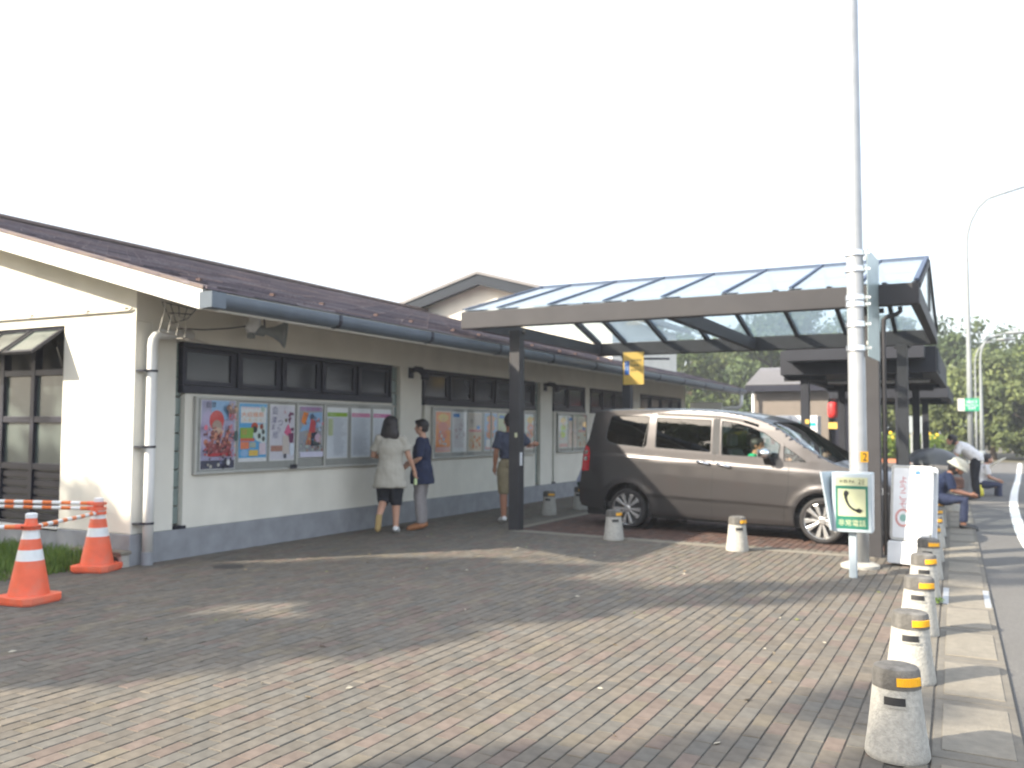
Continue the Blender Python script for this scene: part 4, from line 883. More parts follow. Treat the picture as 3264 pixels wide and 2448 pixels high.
# ------------------------------------------------------------------ emergency telephone box
ph = thing('emergency_phone', 'pale blue emergency telephone box with a green handset sign on a post', 'emergency phone', (-1.06, 9.08, 0))
MB().box(-1.105, -1.035, 9.06, 9.13, -.02, .46).build('post', 'skyblue', ph, bevel=.008)
x0, x1, yf, z0, z1 = -1.245, -0.885, 9.0, 0.435, 1.005
bx = MB().hexa([(x0, yf, z0), (x1, yf, z0), (x1, yf + .20, z0), (x0, yf + .20, z0)], [(x0, yf, z1), (x1, yf, z1), (x1, yf + .26, z1), (x0, yf + .26, z1)])
bx.build('housing', 'skyblue', ph, bevel=.012)
MB().hexa([(x0 - .012, yf - .06, z0 + .02), (x0 + .002, yf - .06, z0 + .02), (x0 + .002, yf + .10, z0), (x0 - .012, yf + .10, z0)], [(x0 - .10, yf - .07, z1 + .004), (x0 - .086, yf - .07, z1 + .004), (x0 + .002, yf + .22, z1 + .004), (x0 - .012, yf + .22, z1 + .004)]).build('side_visor', 'skyblue', ph)
a0, a1 = x0 + .035, x1 - .035; Y = yf - .003
MB().box(a0, a1, Y, yf, z0 + .035, z1 - .045).build('face_plate', 'green', ph)
MB().box(a0, a1, Y - .0012, Y - .0002, z1 - .125, z1 - .045).build('name_strip', 'cream', ph)
MB().box(a0 + .02, a1 - .02, Y - .0012, Y - .0002, z0 + .155, z1 - .155).build('symbol_field', 'cream', ph)
flat_text('新鶴', a0 + .035, z1 - .10, Y - .0018, .034, 'ink', ph, .075); flat_text('PA', a0 + .125, z1 - .10, Y - .0018, .03, 'ink', ph, .05); flat_text('20', a0 + .205, z1 - .10, Y - .0018, .04, 'ink', ph, .055)
MB().box(a0 + .205, a0 + .265, Y - .002, Y - .0016, z1 - .112, z1 - .108).build('underline', 'ink', ph)
flat_text('非常電話', a0 + .022, z0 + .062, Y - .0018, .062, 'cream', ph, .247)
hs_ = MB(); cx, cz = (a0 + a1) / 2, (z0 + .155 + z1 - .155) / 2
arc = [(cx - .055 + .115 * (1 - math.cos(R(t)) * 1.0), cz + .075 - .15 * math.sin(R(t))) for t in range(0, 91, 10)]
for i in range(len(arc) - 1):
    (u0, w0), (u1, w1) = arc[i], arc[i + 1]; hs_.bar((u0, Y - .003, w0), (u1, Y - .003, w1), .026 - .006 * math.sin(math.pi * i / 9), .003, (0, 1, 0))
hs_.prism([(cx - .072, cz + .07), (cx - .07, cz + .105), (cx - .045, cz + .118), (cx - .022, cz + .095), (cx - .038, cz + .062)], Y - .0045, Y - .0015, 'y'); hs_.prism([(cx + .04, cz - .062), (cx + .065, cz - .05), (cx + .10, cz - .072), (cx + .075, cz - .098), (cx + .045, cz - .092)], Y - .0045, Y - .0015, 'y')
hs_.build('handset_symbol', 'ink', ph)

# ------------------------------------------------------------------ A-frame sign stand
ag = thing('sign_stand', 'white rounded sign stand between the pole and the kerb bollards', 'sign stand', (-0.64, 10.12, 0))
def rrect(x0, x1, z0, z1, r, n=5):
    out = []
    for cx, cz, a in ((x1 - r, z0 + r, -90), (x1 - r, z1 - r, 0), (x0 + r, z1 - r, 90), (x0 + r, z0 + r, 180)):
        out += [(cx + r * math.cos(R(a + 90 * k / n)), cz + r * math.sin(R(a + 90 * k / n))) for k in range(n + 1)]
    return out
AM = Matrix.Translation((-0.63, 10.08, 0)) @ Matrix.Rotation(R(-14), 4, 'Z') @ Matrix.Rotation(R(-7), 4, 'X')
def aput(mb, nm, m_, **k): mb.tf(AM); return mb.build(nm, m_, ag, **k)
aput(MB().prism(rrect(-.21, .21, .265, 1.05, .035), -.012, .012, 'y'), 'panel', 'whiteplastic', bevel=.004)
aput(MB().prism(rrect(-.225, .225, .02, .255, .03), -.035, .03, 'y'), 'water_base', 'whiteplastic', bevel=.008)
aput(MB().prism(rrect(-.21, .21, .265, 1.05, .035), .14, .16, 'y'), 'rear_panel', 'whiteplastic')
aput(MB().box(-.2, .2, .012, .14, .98, 1.0), 'hinge', 'alu')
aput(MB().box(-.225, .225, .03, .2, .02, .12), 'rear_foot', 'whiteplastic')
fr = MB()
for k in (0,):
    o_, i_ = rrect(-.205, .205, .27, 1.045, .03), rrect(-.185, .185, .29, 1.025, .02); n = len(o_)
    fr.add([(a, -.0145, b) for a, b in o_] + [(a, -.0145, b) for a, b in i_], [(j, (j + 1) % n, (j + 1) % n + n, j + n) for j in range(n)])
aput(fr, 'rim', 'alu')
tx = MB()
for j, ch in enumerate('ようこそ'):
    vs, fs, wd, ht = text_mesh(ch, 1.0); k = .075 / max(ht, .3); tx.add([(-.12 + p.x * k, -.0135, .86 - j * .085 + p.y * k) for p in vs], fs)
aput(tx, 'lettering', mat('faded_red_ink', (.55, .16, .17), .6))
rg = MB().tube([(-.08 + .07 * math.cos(R(a)), -.014, .50 + .085 * math.sin(R(a))) for a in range(0, 361, 20)], .011, 6, flat=.15); aput(rg, 'emblem_ring', mat('faded_pink_ink', (.6, .28, .26), .6))
aput(MB().sphere((-.08, -.012, .50), (.035, .003, .04), 12, 6), 'emblem', mat('faded_teal_ink', (.25, .45, .40), .6))
aput(MB().box(.035, .085, -.0142, -.0125, .955, 1.0), 'symbol_panel', 'blue')

# ================================================================== THE VAN
def fill2d(outer, holes=()):
    cu = bpy.data.curves.new('f', 'CURVE'); cu.dimensions = '2D'; cu.fill_mode = 'BOTH'
    for lp in [outer] + list(holes):
        sp_ = cu.splines.new('POLY'); sp_.points.add(len(lp) - 1); sp_.use_cyclic_u = True
        for p_, (a, b) in zip(sp_.points, lp): p_.co = (a, b, 0, 1)
    o = bpy.data.objects.new('f', cu); COL.objects.link(o)
    ev = o.evaluated_get(bpy.context.evaluated_depsgraph_get()); me = ev.to_mesh()
    bm = bmesh.new(); bm.from_mesh(me); ev.to_mesh_clear(); bpy.data.objects.remove(o); bpy.data.curves.remove(cu)
    bmesh.ops.remove_doubles(bm, verts=bm.verts, dist=1e-5)
    return bm
def interp(t, tab):
    if t <= tab[0][0]: return tab[0][1]
    for (a, u), (b, v) in zip(tab, tab[1:]):
        if t <= b: return u + (v - u) * (t - a) / (b - a)
    return tab[-1][1]
WT = [(.15, .755), (.25, .782), (.42, .797), (.47, .799), (.50, .808), (.80, .810), (.95, .806), (1.0, .801), (1.03, .789), (1.06, .785), (1.13, .776), (1.30, .750), (1.50, .715), (1.66, .680), (1.80, .64)]
RWX, FWX, WZ, WR = -1.40, 1.325, 0.285, 0.285
def VW(x, z):
    w_ = interp(z + 0.053 * (x + 1.0) * (1 if z > .6 else max(0, (z - .3) / .3)), WT)
    if x > 0.9: w_ -= 0.085 * ((x - 0.9) / 1.28) ** 2
    if x > 1.85: w_ -= 0.20 * ((x - 1.85) / 0.34) ** 2
    if x < -1.75: w_ -= 0.09 * ((-1.75 - x) / 0.5) ** 2
    for cx in (RWX, FWX):
        d = math.hypot(x - cx, z - WZ)
        if z > .2: w_ += 0.016 * math.exp(-((d - .385) / .045) ** 2)
    return w_
def arc(cx, cz, r, a0, a1, n=20): return [(cx + r * math.cos(R(a0 + (a1 - a0) * i / n)), cz + r * math.sin(R(a0 + (a1 - a0) * i / n))) for i in range(n + 1)]
TOPL = [(-2.235, .55), (-2.19, .72), (-2.165, .93), (-2.13, 1.14), (-2.06, 1.27), (-2.01, 1.5), (-1.985, 1.62), (-1.94, 1.665), (-1.62, 1.69), (-1.06, 1.69), (-.41, 1.672), (0, 1.642), (.29, 1.598), (.48, 1.552), (.61, 1.505), (.76, 1.432), (.94, 1.31), (1.12, 1.195), (1.30, 1.085), (1.46, 1.0), (1.62, .955), (1.85, .885), (2.03, .80), (2.12, .71), (2.16, .6), (2.185, .45), (2.17, .28), (2.1, .2)]
sm = smooth_line(TOPL, 3); TOP = [(p.x, p.y) for p in sm]
outer = [(-2.19, .29), (-2.235, .36)] + TOP + [(1.72, .17)] + arc(FWX, WZ, .352, -14, 194) + [(.4, .195), (-.5, .215)] + arc(RWX, WZ, .37, -8, 188) + [(-1.85, .262), (-2.1, .275)]
def rc(pts, r=0.03, n=4):
    out = []; N_ = len(pts)
    for i in range(N_):
        p0, p1, p2 = Vector(pts[i - 1]), Vector(pts[i]), Vector(pts[(i + 1) % N_]); a = (p0 - p1); b = (p2 - p1); rr_ = min(r, a.length * .45, b.length * .45); a = p1 + a.normalized() * rr_; b = p1 + b.normalized() * rr_
        for k in range(n + 1):
            t = k / n; q = a.lerp(p1, t).lerp(p1.lerp(b, t), t); out.append((q.x, q.y))
    return out
w3 = rc([(-1.70, 1.615), (-1.075, 1.605), (-1.10, 1.155), (-1.60, 1.185), (-1.745, 1.235), (-1.775, 1.33)], .06)
w2 = rc([(-.968, 1.582), (-.15, 1.545), (-.142, 1.108), (-.968, 1.158)], .025)
w1 = rc([(-.01, 1.538), (.19, 1.508), (.40, 1.455), (.60, 1.37), (.805, 1.225), (.785, 1.05), (.008, 1.075)], .025)
wq = rc([(.845, 1.215), (1.0, 1.115), (1.15, 1.008), (.85, 1.01)], .02)
def side_mesh(outer, holes, off, step=0.04, sgn=-1, zrange=(.1, 1.8), thick=0):
    bm = fill2d(outer, holes)
    for ax, lo, hi in ((0, -2.3, 2.3), (1, 0.1, 1.8)):
        v = lo
        while v < hi:
            co = [0, 0, 0]; co[ax] = v; no = [0, 0, 0]; no[ax] = 1
            bmesh.ops.bisect_plane(bm, geom=bm.verts[:] + bm.edges[:] + bm.faces[:], plane_co=co, plane_no=no, dist=1e-4); v += step
    bmesh.ops.remove_doubles(bm, verts=bm.verts, dist=1e-4)
    for v in bm.verts:
        x, z = v.co.x, v.co.y; v.co = (x, sgn * (VW(x, z) + off), z)
    mb = MB(); bm.verts.ensure_lookup_table(); bm.verts.index_update()
    mb.add([v.co.copy() for v in bm.verts], [tuple(v.index for v in f.verts) for f in bm.faces]); bm.free(); return mb
van = thing('minivan', 'grey-brown metallic minivan parked side-on under the canopy', 'van', (0, 0, 0))
body = MB()
for s in (-1, 1):
    q = side_mesh(outer, [w3, w2, w1, wq], 0, .045, s); body.add(q.v, q.f)
def bridge(pts, ts, bx, bz, edge=0.0, mb=None):
    mb = mb or MB(); vs = []
    for x, z in pts:
        w_ = VW(x, z)
        for t in ts: vs.append((x + (bx(x, z) if callable(bx) else bx) * (1 - t * t), w_ * t, z + (bz(x, z) if callable(bz) else bz) * (1 - t * t) + edge * (1 - abs(t) ** 8)))
    n = len(ts); mb.add(vs, [(i * n + j, i * n + j + 1, (i + 1) * n + j + 1, (i + 1) * n + j) for i in range(len(pts) - 1) for j in range(n - 1)]); return mb
ts = [-1, -.985, -.95, -.9, -.7, -.4, 0, .4, .7, .9, .95, .985, 1]
iA = min(range(len(TOP)), key=lambda i: abs(TOP[i][0] - .66) + (0 if TOP[i][1] > 1.3 else 9)); iB = min(range(len(TOP)), key=lambda i: abs(TOP[i][0] - 1.44) + (0 if TOP[i][1] > .9 else 9))
iR = min(range(len(TOP)), key=lambda i: abs(TOP[i][0] + 1.97) + (0 if TOP[i][1] > 1.5 else 9))
bridge([(-2.19, .29), (-2.235, .36)] + TOP[:iR + 1], ts, -.06, 0, 0, body)
bridge(TOP[iR:iA + 1], ts, 0, .012, .022, body)
wide = [-1, -.97, -.93, -.9]
bridge(TOP[iA:iB + 1], wide, .02, .008, .012, body); bridge(TOP[iA:iB + 1], [-t for t in wide][::-1], .02, .008, .012, body)
bridge(TOP[iB:] + [(1.9, .18)], ts, .09, .05, 0, body)
bmx = bmesh.new()
vb = body.build('body', 'paint', van)
bmx.from_mesh(vb.data); bmesh.ops.remove_doubles(bmx, verts=bmx.verts, dist=.003); bmesh.ops.recalc_face_normals(bmx, faces=bmx.faces); bmx.to_mesh(vb.data); bmx.free()
for p_ in vb.data.polygons: p_.use_smooth = True
vb.data.set_sharp_from_angle(angle=R(40))
ws = bridge(TOP[iA:iB + 1], [-.9, -.7, -.4, 0, .4, .7, .9], .02, .008, .012); ws.tf(Matrix.Translation((-.004, 0, -.004))); ws.build('windscreen', 'carglass', van, smooth=True)
for s in (-1, 1):
    for nm, lp, m_ in (('rear_window', w3, 'privacy'), ('sliding_door_window', w2, 'privacy'), ('front_window', w1, 'carglass'), ('quarter_window', wq, 'carglass')):
        side_mesh(lp, [], -.006, .045, s).build(nm, m_, van, smooth=True)
        n = len(lp); cx = sum(a for a, b in lp) / n; cz = sum(b for a, b in lp) / n
        tr = MB(); o_ = [(a, s * (VW(a, b) + .0015), b) for a, b in lp]; i_ = []
        for a, b in lp:
            k = .016 / max(.05, math.hypot(a - cx, b - cz)); a2, b2 = a + (cx - a) * k * 1.1, b + (cz - b) * k * 1.1; i_.append((a2, s * (VW(a2, b2) - .007), b2))
        tr.add(o_ + i_, [(j, (j + 1) % n, (j + 1) % n + n, j + n) for j in range(n)]); tr.build('window_seal', 'black', van)
def strip(pts, wd, off, nm, m_, s=-1, k=5):
    pp = []
    for (a, b), (c, d) in zip(pts, pts[1:]): pp += [(a + (c - a) * i / k, b + (d - b) * i / k) for i in range(k)]
    pp.append(pts[-1]); vs = []
    for i, (x, z) in enumerate(pp):
        a, b = pp[max(i - 1, 0)], pp[min(i + 1, len(pp) - 1)]; d = Vector((b[0] - a[0], b[1] - a[1])).normalized(); n = Vector((-d.y, d.x)) * wd / 2
        for sg in (-1, 1): x2, z2 = x + n.x * sg, z + n.y * sg; vs.append((x2, s * (VW(x2, z2) + off), z2))
    return MB().add(vs, [(2 * i, 2 * i + 1, 2 * i + 3, 2 * i + 2) for i in range(len(pp) - 1)]).build(nm, m_, van)
for s in (-1, 1):
    strip([(-1.055, 1.66), (-1.075, 1.60), (-1.155, 1.16), (-1.19, 1.02), (-1.19, .86), (-1.10, .64), (-1.03, .45), (-1.0, .24)], .009, .001, 'door_seam', 'black', s)
    strip([(-.085, 1.66), (-.085, 1.3), (-.09, 1.06), (-.12, .5), (-.125, .22)], .009, .001, 'door_seam', 'black', s)
    strip([(.85, 1.25), (.92, .96), (.917, .65), (.86, .45), (.84, .19)], .009, .001, 'door_seam', 'black', s)
    strip([(-.078, 1.56), (-.074, 1.3), (-.07, 1.085)], .10, .0022, 'pillar_dark_strip', 'cabin', s)  # dark strip added to mute the sky reflection on the body-coloured pillar
    strip([(-2.02, 1.062), (-1.6, 1.052), (-1.2, 1.032)], .016, .001, 'sliding_rail', 'black', s)
    strip([(-.96, 1.635), (-.4, 1.61), (-.02, 1.585), (.25, 1.545), (.5, 1.47)], .03, .012, 'rain_visor', 'privacy', s)
    strip([(-2.1, 1.19), (-2.03, 1.15), (-2.0, 1.05), (-2.02, .81)], .01, .001, 'lamp_seam', 'black', s)
    tl = side_mesh(rc([(-2.11, 1.185), (-2.04, 1.15), (-2.012, 1.06), (-2.026, .805), (-2.172, .80), (-2.15, .95)], .012), [], .006, .03, s).build('tail_lamp', 'lensred', van, smooth=True)
    for z in (1.075, .985): side_mesh(rc([(-2.125, z - .028), (-2.055, z - .028), (-2.055, z + .028), (-2.115, z + .028)], .02), [], .009, .03, s).build('clear_lens', 'chrome', tl, smooth=True)
    side_mesh(rc([(1.80, .79), (2.02, .73), (2.10, .64), (1.90, .635), (1.78, .70)], .03), [], .006, .03, s).build('headlamp', 'chrome', van, smooth=True)
    for a, b in (((-.335, .985), (-.135, .957)), ((-.045, .962), (.155, .928))):
        xa, za = a; xb, zb = b; y_ = lambda x, z, o: s * (VW(x, z) + o)
        hd = MB().tube([(xa, y_(xa, za, .002), za), (xa + .02, y_(xa, za, .028), za), (xb - .02, y_(xb, zb, .028), zb), (xb, y_(xb, zb, .002), zb)], [.014, .021, .021, .014], 10, flat=.8).build('door_handle', 'chrome', van, smooth=True)
        MB().sphere(((xa + xb) / 2, y_((xa + xb) / 2, (za + zb) / 2, -.004), (za + zb) / 2 - .005), (.045, .006, .03), 12, 6).build('handle_cup', 'black', hd)
    mr = MB().sphere((.66, s * .93, 1.115), (.075, .105, .07), 16, 10); mr.build('mirror_housing', 'chrome', van, smooth=True)
    MB().hexa([(.60, s * .76, .97), (.75, s * .76, .955), (.75, s * .80, .955), (.60, s * .80, .97)], [(.62, s * .86, 1.06), (.72, s * .86, 1.06), (.72, s * .92, 1.06), (.62, s * .92, 1.06)]).build('mirror_stalk', 'black', van, bevel=.01)
    MB().box(.584, .59, s * .93 - .075, s * .93 + .075, 1.07, 1.165).build('mirror_glass', 'steel', van)
    strip([(-1.0, .50), (-.3, .474), (.4, .452), (.93, .432)], .012, .004, 'side_moulding', 'paint', s)
MB().box(-2.1, 2.0, -.70, .70, .17, .30).build('underbody', 'black', van)
for x, y_ in ((RWX, -.66), (FWX, -.66), (RWX, .66), (FWX, .66)):
    MB().lathe([(.37, -.12), (.375, .10)], (x, y_ * .92, WZ), 28, 'y', cap=False).build('arch_liner', 'black', van)
    s = -1 if y_ < 0 else 1; yo = s * .79
    wh = MB().lathe([(.20, -.10 * s), (.212, -.02 * s), (.216, -.006 * s), (.222, 0), (.205, -.02 * s), (.20, -.10 * s)], (x, yo, WZ), 36, 'y', cap=False).build('wheel', 'alloy', van, auto=35)
    MB().lathe([(.19, -.16 * s), (.255, -.17 * s), (.279, -.15 * s), (.285, -.12 * s), (.285, -.04 * s), (.279, -.012 * s), (.258, .004 * s), (.236, .004 * s), (.220, -.004 * s), (.19, -.03 * s)], (x, yo, WZ), 40, 'y', cap=False).build('tyre', 'rubber', wh, auto=35)
    MB().lathe([(0, -.07 * s), (.20, -.07 * s)], (x, yo, WZ), 30, 'y', cap=False).build('brake_disc', 'cabin', wh)
    sp_ = MB()
    for k in range(10):
        a = 2 * math.pi * k / 10 + (.05 if k % 2 else -.05); ca, sa = math.cos(a), math.sin(a)
        P = lambda r, t, o: (x + ca * r - sa * t, yo + o * s, WZ + sa * r + ca * t)
        sp_.hexa([P(.03, -.014, -.03), P(.03, .014, -.03), P(.212, .036, -.03), P(.212, -.036, -.03)], [P(.03, -.010, -.010), P(.03, .010, -.010), P(.212, .029, -.004), P(.212, -.029, -.004)])
    sp_.lathe([(.052, -.03 * s), (.05, -.004 * s), (.035, 0), (0, 0)], (x, yo, WZ), 20, 'y'); sp_.build('spokes', 'alloy', wh, bevel=.003)
# cabin
MB().box(-1.9, 1.2, -.70, .70, .30, .36).build('floor', 'cabin', van)
def seat(x, y, bench=False):
    hw_ = .55 if bench else .23
    o = MB().hexa([(x - .25, y - hw_, .45), (x + .25, y - hw_, .48), (x + .25, y + hw_, .48), (x - .25, y + hw_, .45)], [(x - .25, y - hw_, .60), (x + .25, y - hw_, .64), (x + .25, y + hw_, .64), (x - .25, y + hw_, .60)]).build('seat_cushion', 'cabin', van, bevel=.05)
    MB().hexa([(x - .28, y - hw_, .55), (x - .16, y - hw_, .55), (x - .16, y + hw_, .55), (x - .28, y + hw_, .55)], [(x - .44, y - hw_ * .9, 1.16), (x - .34, y - hw_ * .9, 1.16), (x - .34, y + hw_ * .9, 1.16), (x - .44, y + hw_ * .9, 1.16)]).build('seat_back', 'cabin', van, bevel=.045)
    for yy in ((y,) if not bench else (y - .3, y + .3)): MB().box(x - .46, x - .37, yy - .12, yy + .12, 1.19, 1.36).build('headrest', 'cabin', van, bevel=.035)
seat(.42, -.36); seat(.42, .36); seat(-.45, 0, True); seat(-1.3, 0, True)
MB().hexa([(.95, -.70, .55), (1.40, -.66, .6), (1.40, .66, .6), (.95, .70, .55)], [(1.02, -.70, .93), (1.42, -.66, .985), (1.42, .66, .985), (1.02, .70, .93)]).build('dashboard', 'cabin', van, bevel=.03)
sw = MB().tube([(.19 * math.cos(R(a)), .19 * math.sin(R(a)), 0) for a in range(0, 361, 20)], .014, 8); sw.tf(Matrix.Translation((.86, -.36, .96)) @ Matrix.Rotation(R(-62), 4, 'Y')); sw.build('steering_wheel', 'black', van)
van.location = (-2.925, 12.49, 0.0); van.rotation_euler.z = R(-7.7)

# ================================================================== PEOPLE
def remesh(o, vox, it=4):
    m_ = o.modifiers.new('skin', 'REMESH'); m_.mode = 'VOXEL'; m_.voxel_size = vox; m_.use_smooth_shade = True
    s_ = o.modifiers.new('relax', 'SMOOTH'); s_.iterations = it; s_.factor = .5
def folds(o, k=.018, sc=.11):
    tx_ = bpy.data.textures.get('cloth_folds') or bpy.data.textures.new('cloth_folds', 'CLOUDS'); tx_.noise_scale = sc; tx_.noise_depth = 1
    d_ = o.modifiers.new('folds', 'DISPLACE'); d_.texture = tx_; d_.strength = k; d_.mid_level = .5; d_.texture_coords = 'LOCAL'
def hand(mb, wr, d, side, curl=.5, k=1.0):
    """palm and five separate fingers leaving the wrist along d; side = thumb direction"""
    wr, d = Vector(wr), Vector(d).normalized(); t = Vector(side); t = (t - d * t.dot(d)).normalized(); n = d.cross(t)
    mb.tube([wr - d * .01, wr + d * .03 * k, wr + d * .075 * k], [(.024 * k, .017 * k), (.036 * k, .015 * k), (.036 * k, .013 * k)] if abs(d.z) > 2 else [.022 * k, .030 * k, .028 * k], 10)
    for i, L in enumerate((.062, .070, .065, .05)):
        b = wr + d * .07 * k + t * (.027 - .018 * i) * k; a1 = curl * .6; e1 = b + (d * math.cos(a1) + n * math.sin(a1)) * L * .5 * k; e2 = e1 + (d * math.cos(a1 * 2.4) + n * math.sin(a1 * 2.4)) * L * .5 * k
        mb.tube([b - d * .02, b, e1, e2], [.010 * k, .0098 * k, .009 * k, .0075 * k], 8)
    b = wr + d * .02 * k + t * .024 * k; e1 = b + (d * .7 + t * .6 + n * .25).normalized() * .035 * k; e2 = e1 + (d * .9 + n * .5).normalized() * .03 * k
    mb.tube([b - t * .01, b, e1, e2], [.013 * k, .012 * k, .010 * k, .008 * k], 8)
BASE = dict(pel=(0, 0, .88), wai=(0, .005, 1.0), che=(0, .0, 1.17), nck=(0, -.005, 1.33), hed=(0, .02, 1.475), shl=(-.165, 0, 1.285), shr=(.165, 0, 1.285), ell=(-.205, -.02, 1.03), elr=(.205, -.02, 1.03), wrl=(-.21, .05, .81), wrr=(.21, .05, .81),
            hil=(-.078, 0, .84), hir=(.078, 0, .84), knl=(-.085, .02, .46), knr=(.085, .02, .46), anl=(-.085, -.01, .075), anr=(.085, -.01, .075), tol=(-.095, .15, .025), tor=(.095, .15, .025))
def human(label, loc, rz, pose=None, skin='skin', top=None, bottom=None, shoe='shoewhite', hair='short', s=1.0, face=(0, 0), group=None, parentless=True):
    J = {k: Vector(v) for k, v in BASE.items()}; J.update({k: Vector(v) for k, v in (pose or {}).items() if k in BASE})
    t = thing('person', label, 'person', (0, 0, 0), group); b = MB()
    up = lambda a, c, f: J[a].lerp(J[c], f)
    b.tube([J['pel'] + Vector((0, 0, -.06)), J['pel'], J['wai'], J['che'], up('che', 'nck', .6), J['nck']], [(.10, .08), (.135, .10), (.115, .085), (.14, .098), (.12, .08), (.055, .055)], 16)
    b.tube([J['nck'] - (J['hed'] - J['nck']) * .2, up('nck', 'hed', .5), J['hed']], [.052, .048, .05], 12)
    hm = Matrix.Translation(J['hed']) @ Matrix.Rotation(R(face[0]), 4, 'Z') @ Matrix.Rotation(R(-face[1]), 4, 'X')
    h_ = MB(); h_.sphere((0, -.008, .02), (.076, .092, .09), 16, 12); h_.sphere((0, .022, -.045), (.056, .062, .065), 14, 10); h_.sphere((0, .088, -.02), (.012, .018, .02), 8, 6); h_.sphere((-.077, -.005, -.015), (.01, .02, .03), 8, 6); h_.sphere((.077, -.005, -.015), (.01, .02, .03), 8, 6); h_.tf(hm); b.add(h_.v, h_.f)
    for sd, sg in (('l', -1), ('r', 1)):
        sh, el, wr, hi, kn, an, to = [J[k + sd] for k in ('sh', 'el', 'wr', 'hi', 'kn', 'an', 'to')]
        b.tube([up('che', 'nck', .5), sh, sh.lerp(el, .3), el, el.lerp(wr, .3), wr], [.05, .052, .046, .036, .038, .025], 12)
        hd_ = pose.get('hand' + sd) if pose else None
        hand(b, wr, hd_[0] if hd_ else (wr - el), hd_[1] if hd_ else (-sg * .3, 1, 0), hd_[2] if hd_ else .5)
        b.tube([hi + Vector((0, 0, .03)), hi.lerp(kn, .25), kn, kn.lerp(an, .3), an], [.085, .082, .055, .056, .036], 14)
        b.tube([an + Vector((0, 0, .0)) - (to - an) * .3, an.lerp(to, .4), to], [.036, .036, .028], 10)
    bo = b.build('body', skin, t); remesh(bo, .0085, 5)
    if hair == 'bald': pass
    e = MB()
    for x in (-.03, .03): e.sphere((x, .075, .012), (.011, .008, .007), 8, 6)
    e.tf(hm); e.build('eyes', 'ink', t)
    mo = MB().sphere((0, .079, -.062), (.022, .006, .006), 10, 6); mo.tf(hm); mo.build('mouth', mat('lips', (.36, .12, .10), .5) if 'lips' not in bpy.data.materials else bpy.data.materials['lips'], t)
    # hair
    hr = MB()
    if hair == 'short': hr.sphere((0, -.018, .032), (.087, .098, .094), 18, 12); hr.sphere((0, -.045, -.02), (.078, .062, .06), 14, 10); hr.sphere((0, .062, .075), (.06, .03, .03), 12, 8)
    elif hair == 'long':
        hr.sphere((0, -.018, .03), (.098, .108, .10), 18, 12); hr.tube([(0, -.03, .05), (0, -.045, -.05), (0, -.05, -.14), (.004, -.055, -.23)], [(.10, .075), (.118, .075), (.135, .066), (.10, .04)], 14); hr.sphere((-.10, -.03, -.165), (.04, .03, .02), 8, 6); hr.sphere((.06, .05, .05), (.03, .04, .05), 8, 6)
    elif hair == 'ring': hr.sphere((0, -.045, -.01), (.083, .06, .045), 16, 10)
    if hr.v: hr.tf(hm); ho = hr.build('hair', 'hair', t); remesh(ho, .009, 3); folds(ho, .014)
    def sleeve(mb, sd, f, r0, r1):
        sh, el, wr = J['sh' + sd], J['el' + sd], J['wr' + sd]
        if f <= 1: mb.tube([up('che', 'nck', .55), sh, sh.lerp(el, f * .6), sh.lerp(el, f)], [.06, .066, r0, r1], 14)
        else: mb.tube([up('che', 'nck', .55), sh, el, el.lerp(wr, f - 1)], [.06, .064, r0, r1], 14)
    if top:
        m_, hem, hr_, sl_ = top['mat'], top['hem'], top.get('hr', (.17, .13)), top.get('sleeve', .7); g = MB(); wk = top.get('k', 1.06)
        ax = lambda f: J['pel'] + (J['pel'] - J['wai']).normalized() * f
        hp = J['pel'] + Vector((0, 0, hem - J['pel'].z)) if hem < J['pel'].z - .01 else up('pel', 'wai', (hem - J['pel'].z) / .12)
        ws_ = [hp] + ([J['pel']] if hem < J['pel'].z - .01 else []) + [J['wai'], J['che'], up('che', 'nck', .62), up('che', 'nck', 1.0)]
        rr_ = [hr_] + ([(.168 * wk, .140 * wk)] if hem < J['pel'].z - .01 else []) + [(.142 * wk, .115 * wk), (.165 * wk, .122 * wk), (.135 * wk, .095), (.062, .062)]
        g.tube(ws_, rr_, 18)
        for sd in 'lr': sleeve(g, sd, sl_, .062, top.get('cuff', .064))
        go = g.build(top.get('name', 'shirt'), m_, t); remesh(go, .011, 4); folds(go, .03)
    if bottom:
        g = MB(); f = bottom['len']; w_ = bottom.get('w', 1.0)
        g.tube([J['pel'] + (J['wai'] - J['pel']) * .45, J['pel'], (J['hil'] + J['hir']) / 2 - Vector((0, 0, .02))], [(.125, .105), (.155, .122), (.145, .115)], 16)
        for sd in 'lr':
            hi, kn, an = J['hi' + sd], J['kn' + sd], J['an' + sd]
            if f <= 1: g.tube([hi + Vector((0, 0, .04)), hi.lerp(kn, .3), hi.lerp(kn, f)], [.095, .098 * w_, .082 * w_], 14)
            else: g.tube([hi + Vector((0, 0, .04)), hi.lerp(kn, .3), kn, kn.lerp(an, f - 1)], [.095, .098 * w_, .074 * w_, .062 * w_], 14)
        go = g.build(bottom.get('name', 'trousers'), bottom['mat'], t); remesh(go, .011, 4); folds(go, .022)
    for sd in 'lr':
        an, to = J['an' + sd], J['to' + sd]; d = (to - an); fl = Vector((d.x, d.y, d.z)); sh_ = MB()
        sh_.tube([an - d * .38 + Vector((0, 0, -.02)), an - d * .2 + Vector((0, 0, -.015)), an.lerp(to, .45), to + d * .08, to + d * .3], [.03, .042, .044, .041, .018], 12); so = sh_.build('shoe', shoe if isinstance(shoe, str) else shoe['lr'.index(sd)], t); remesh(so, .009, 3)
    t.location = loc; t.rotation_euler.z = R(rz); t.scale = (s, s, s)
    return t, J
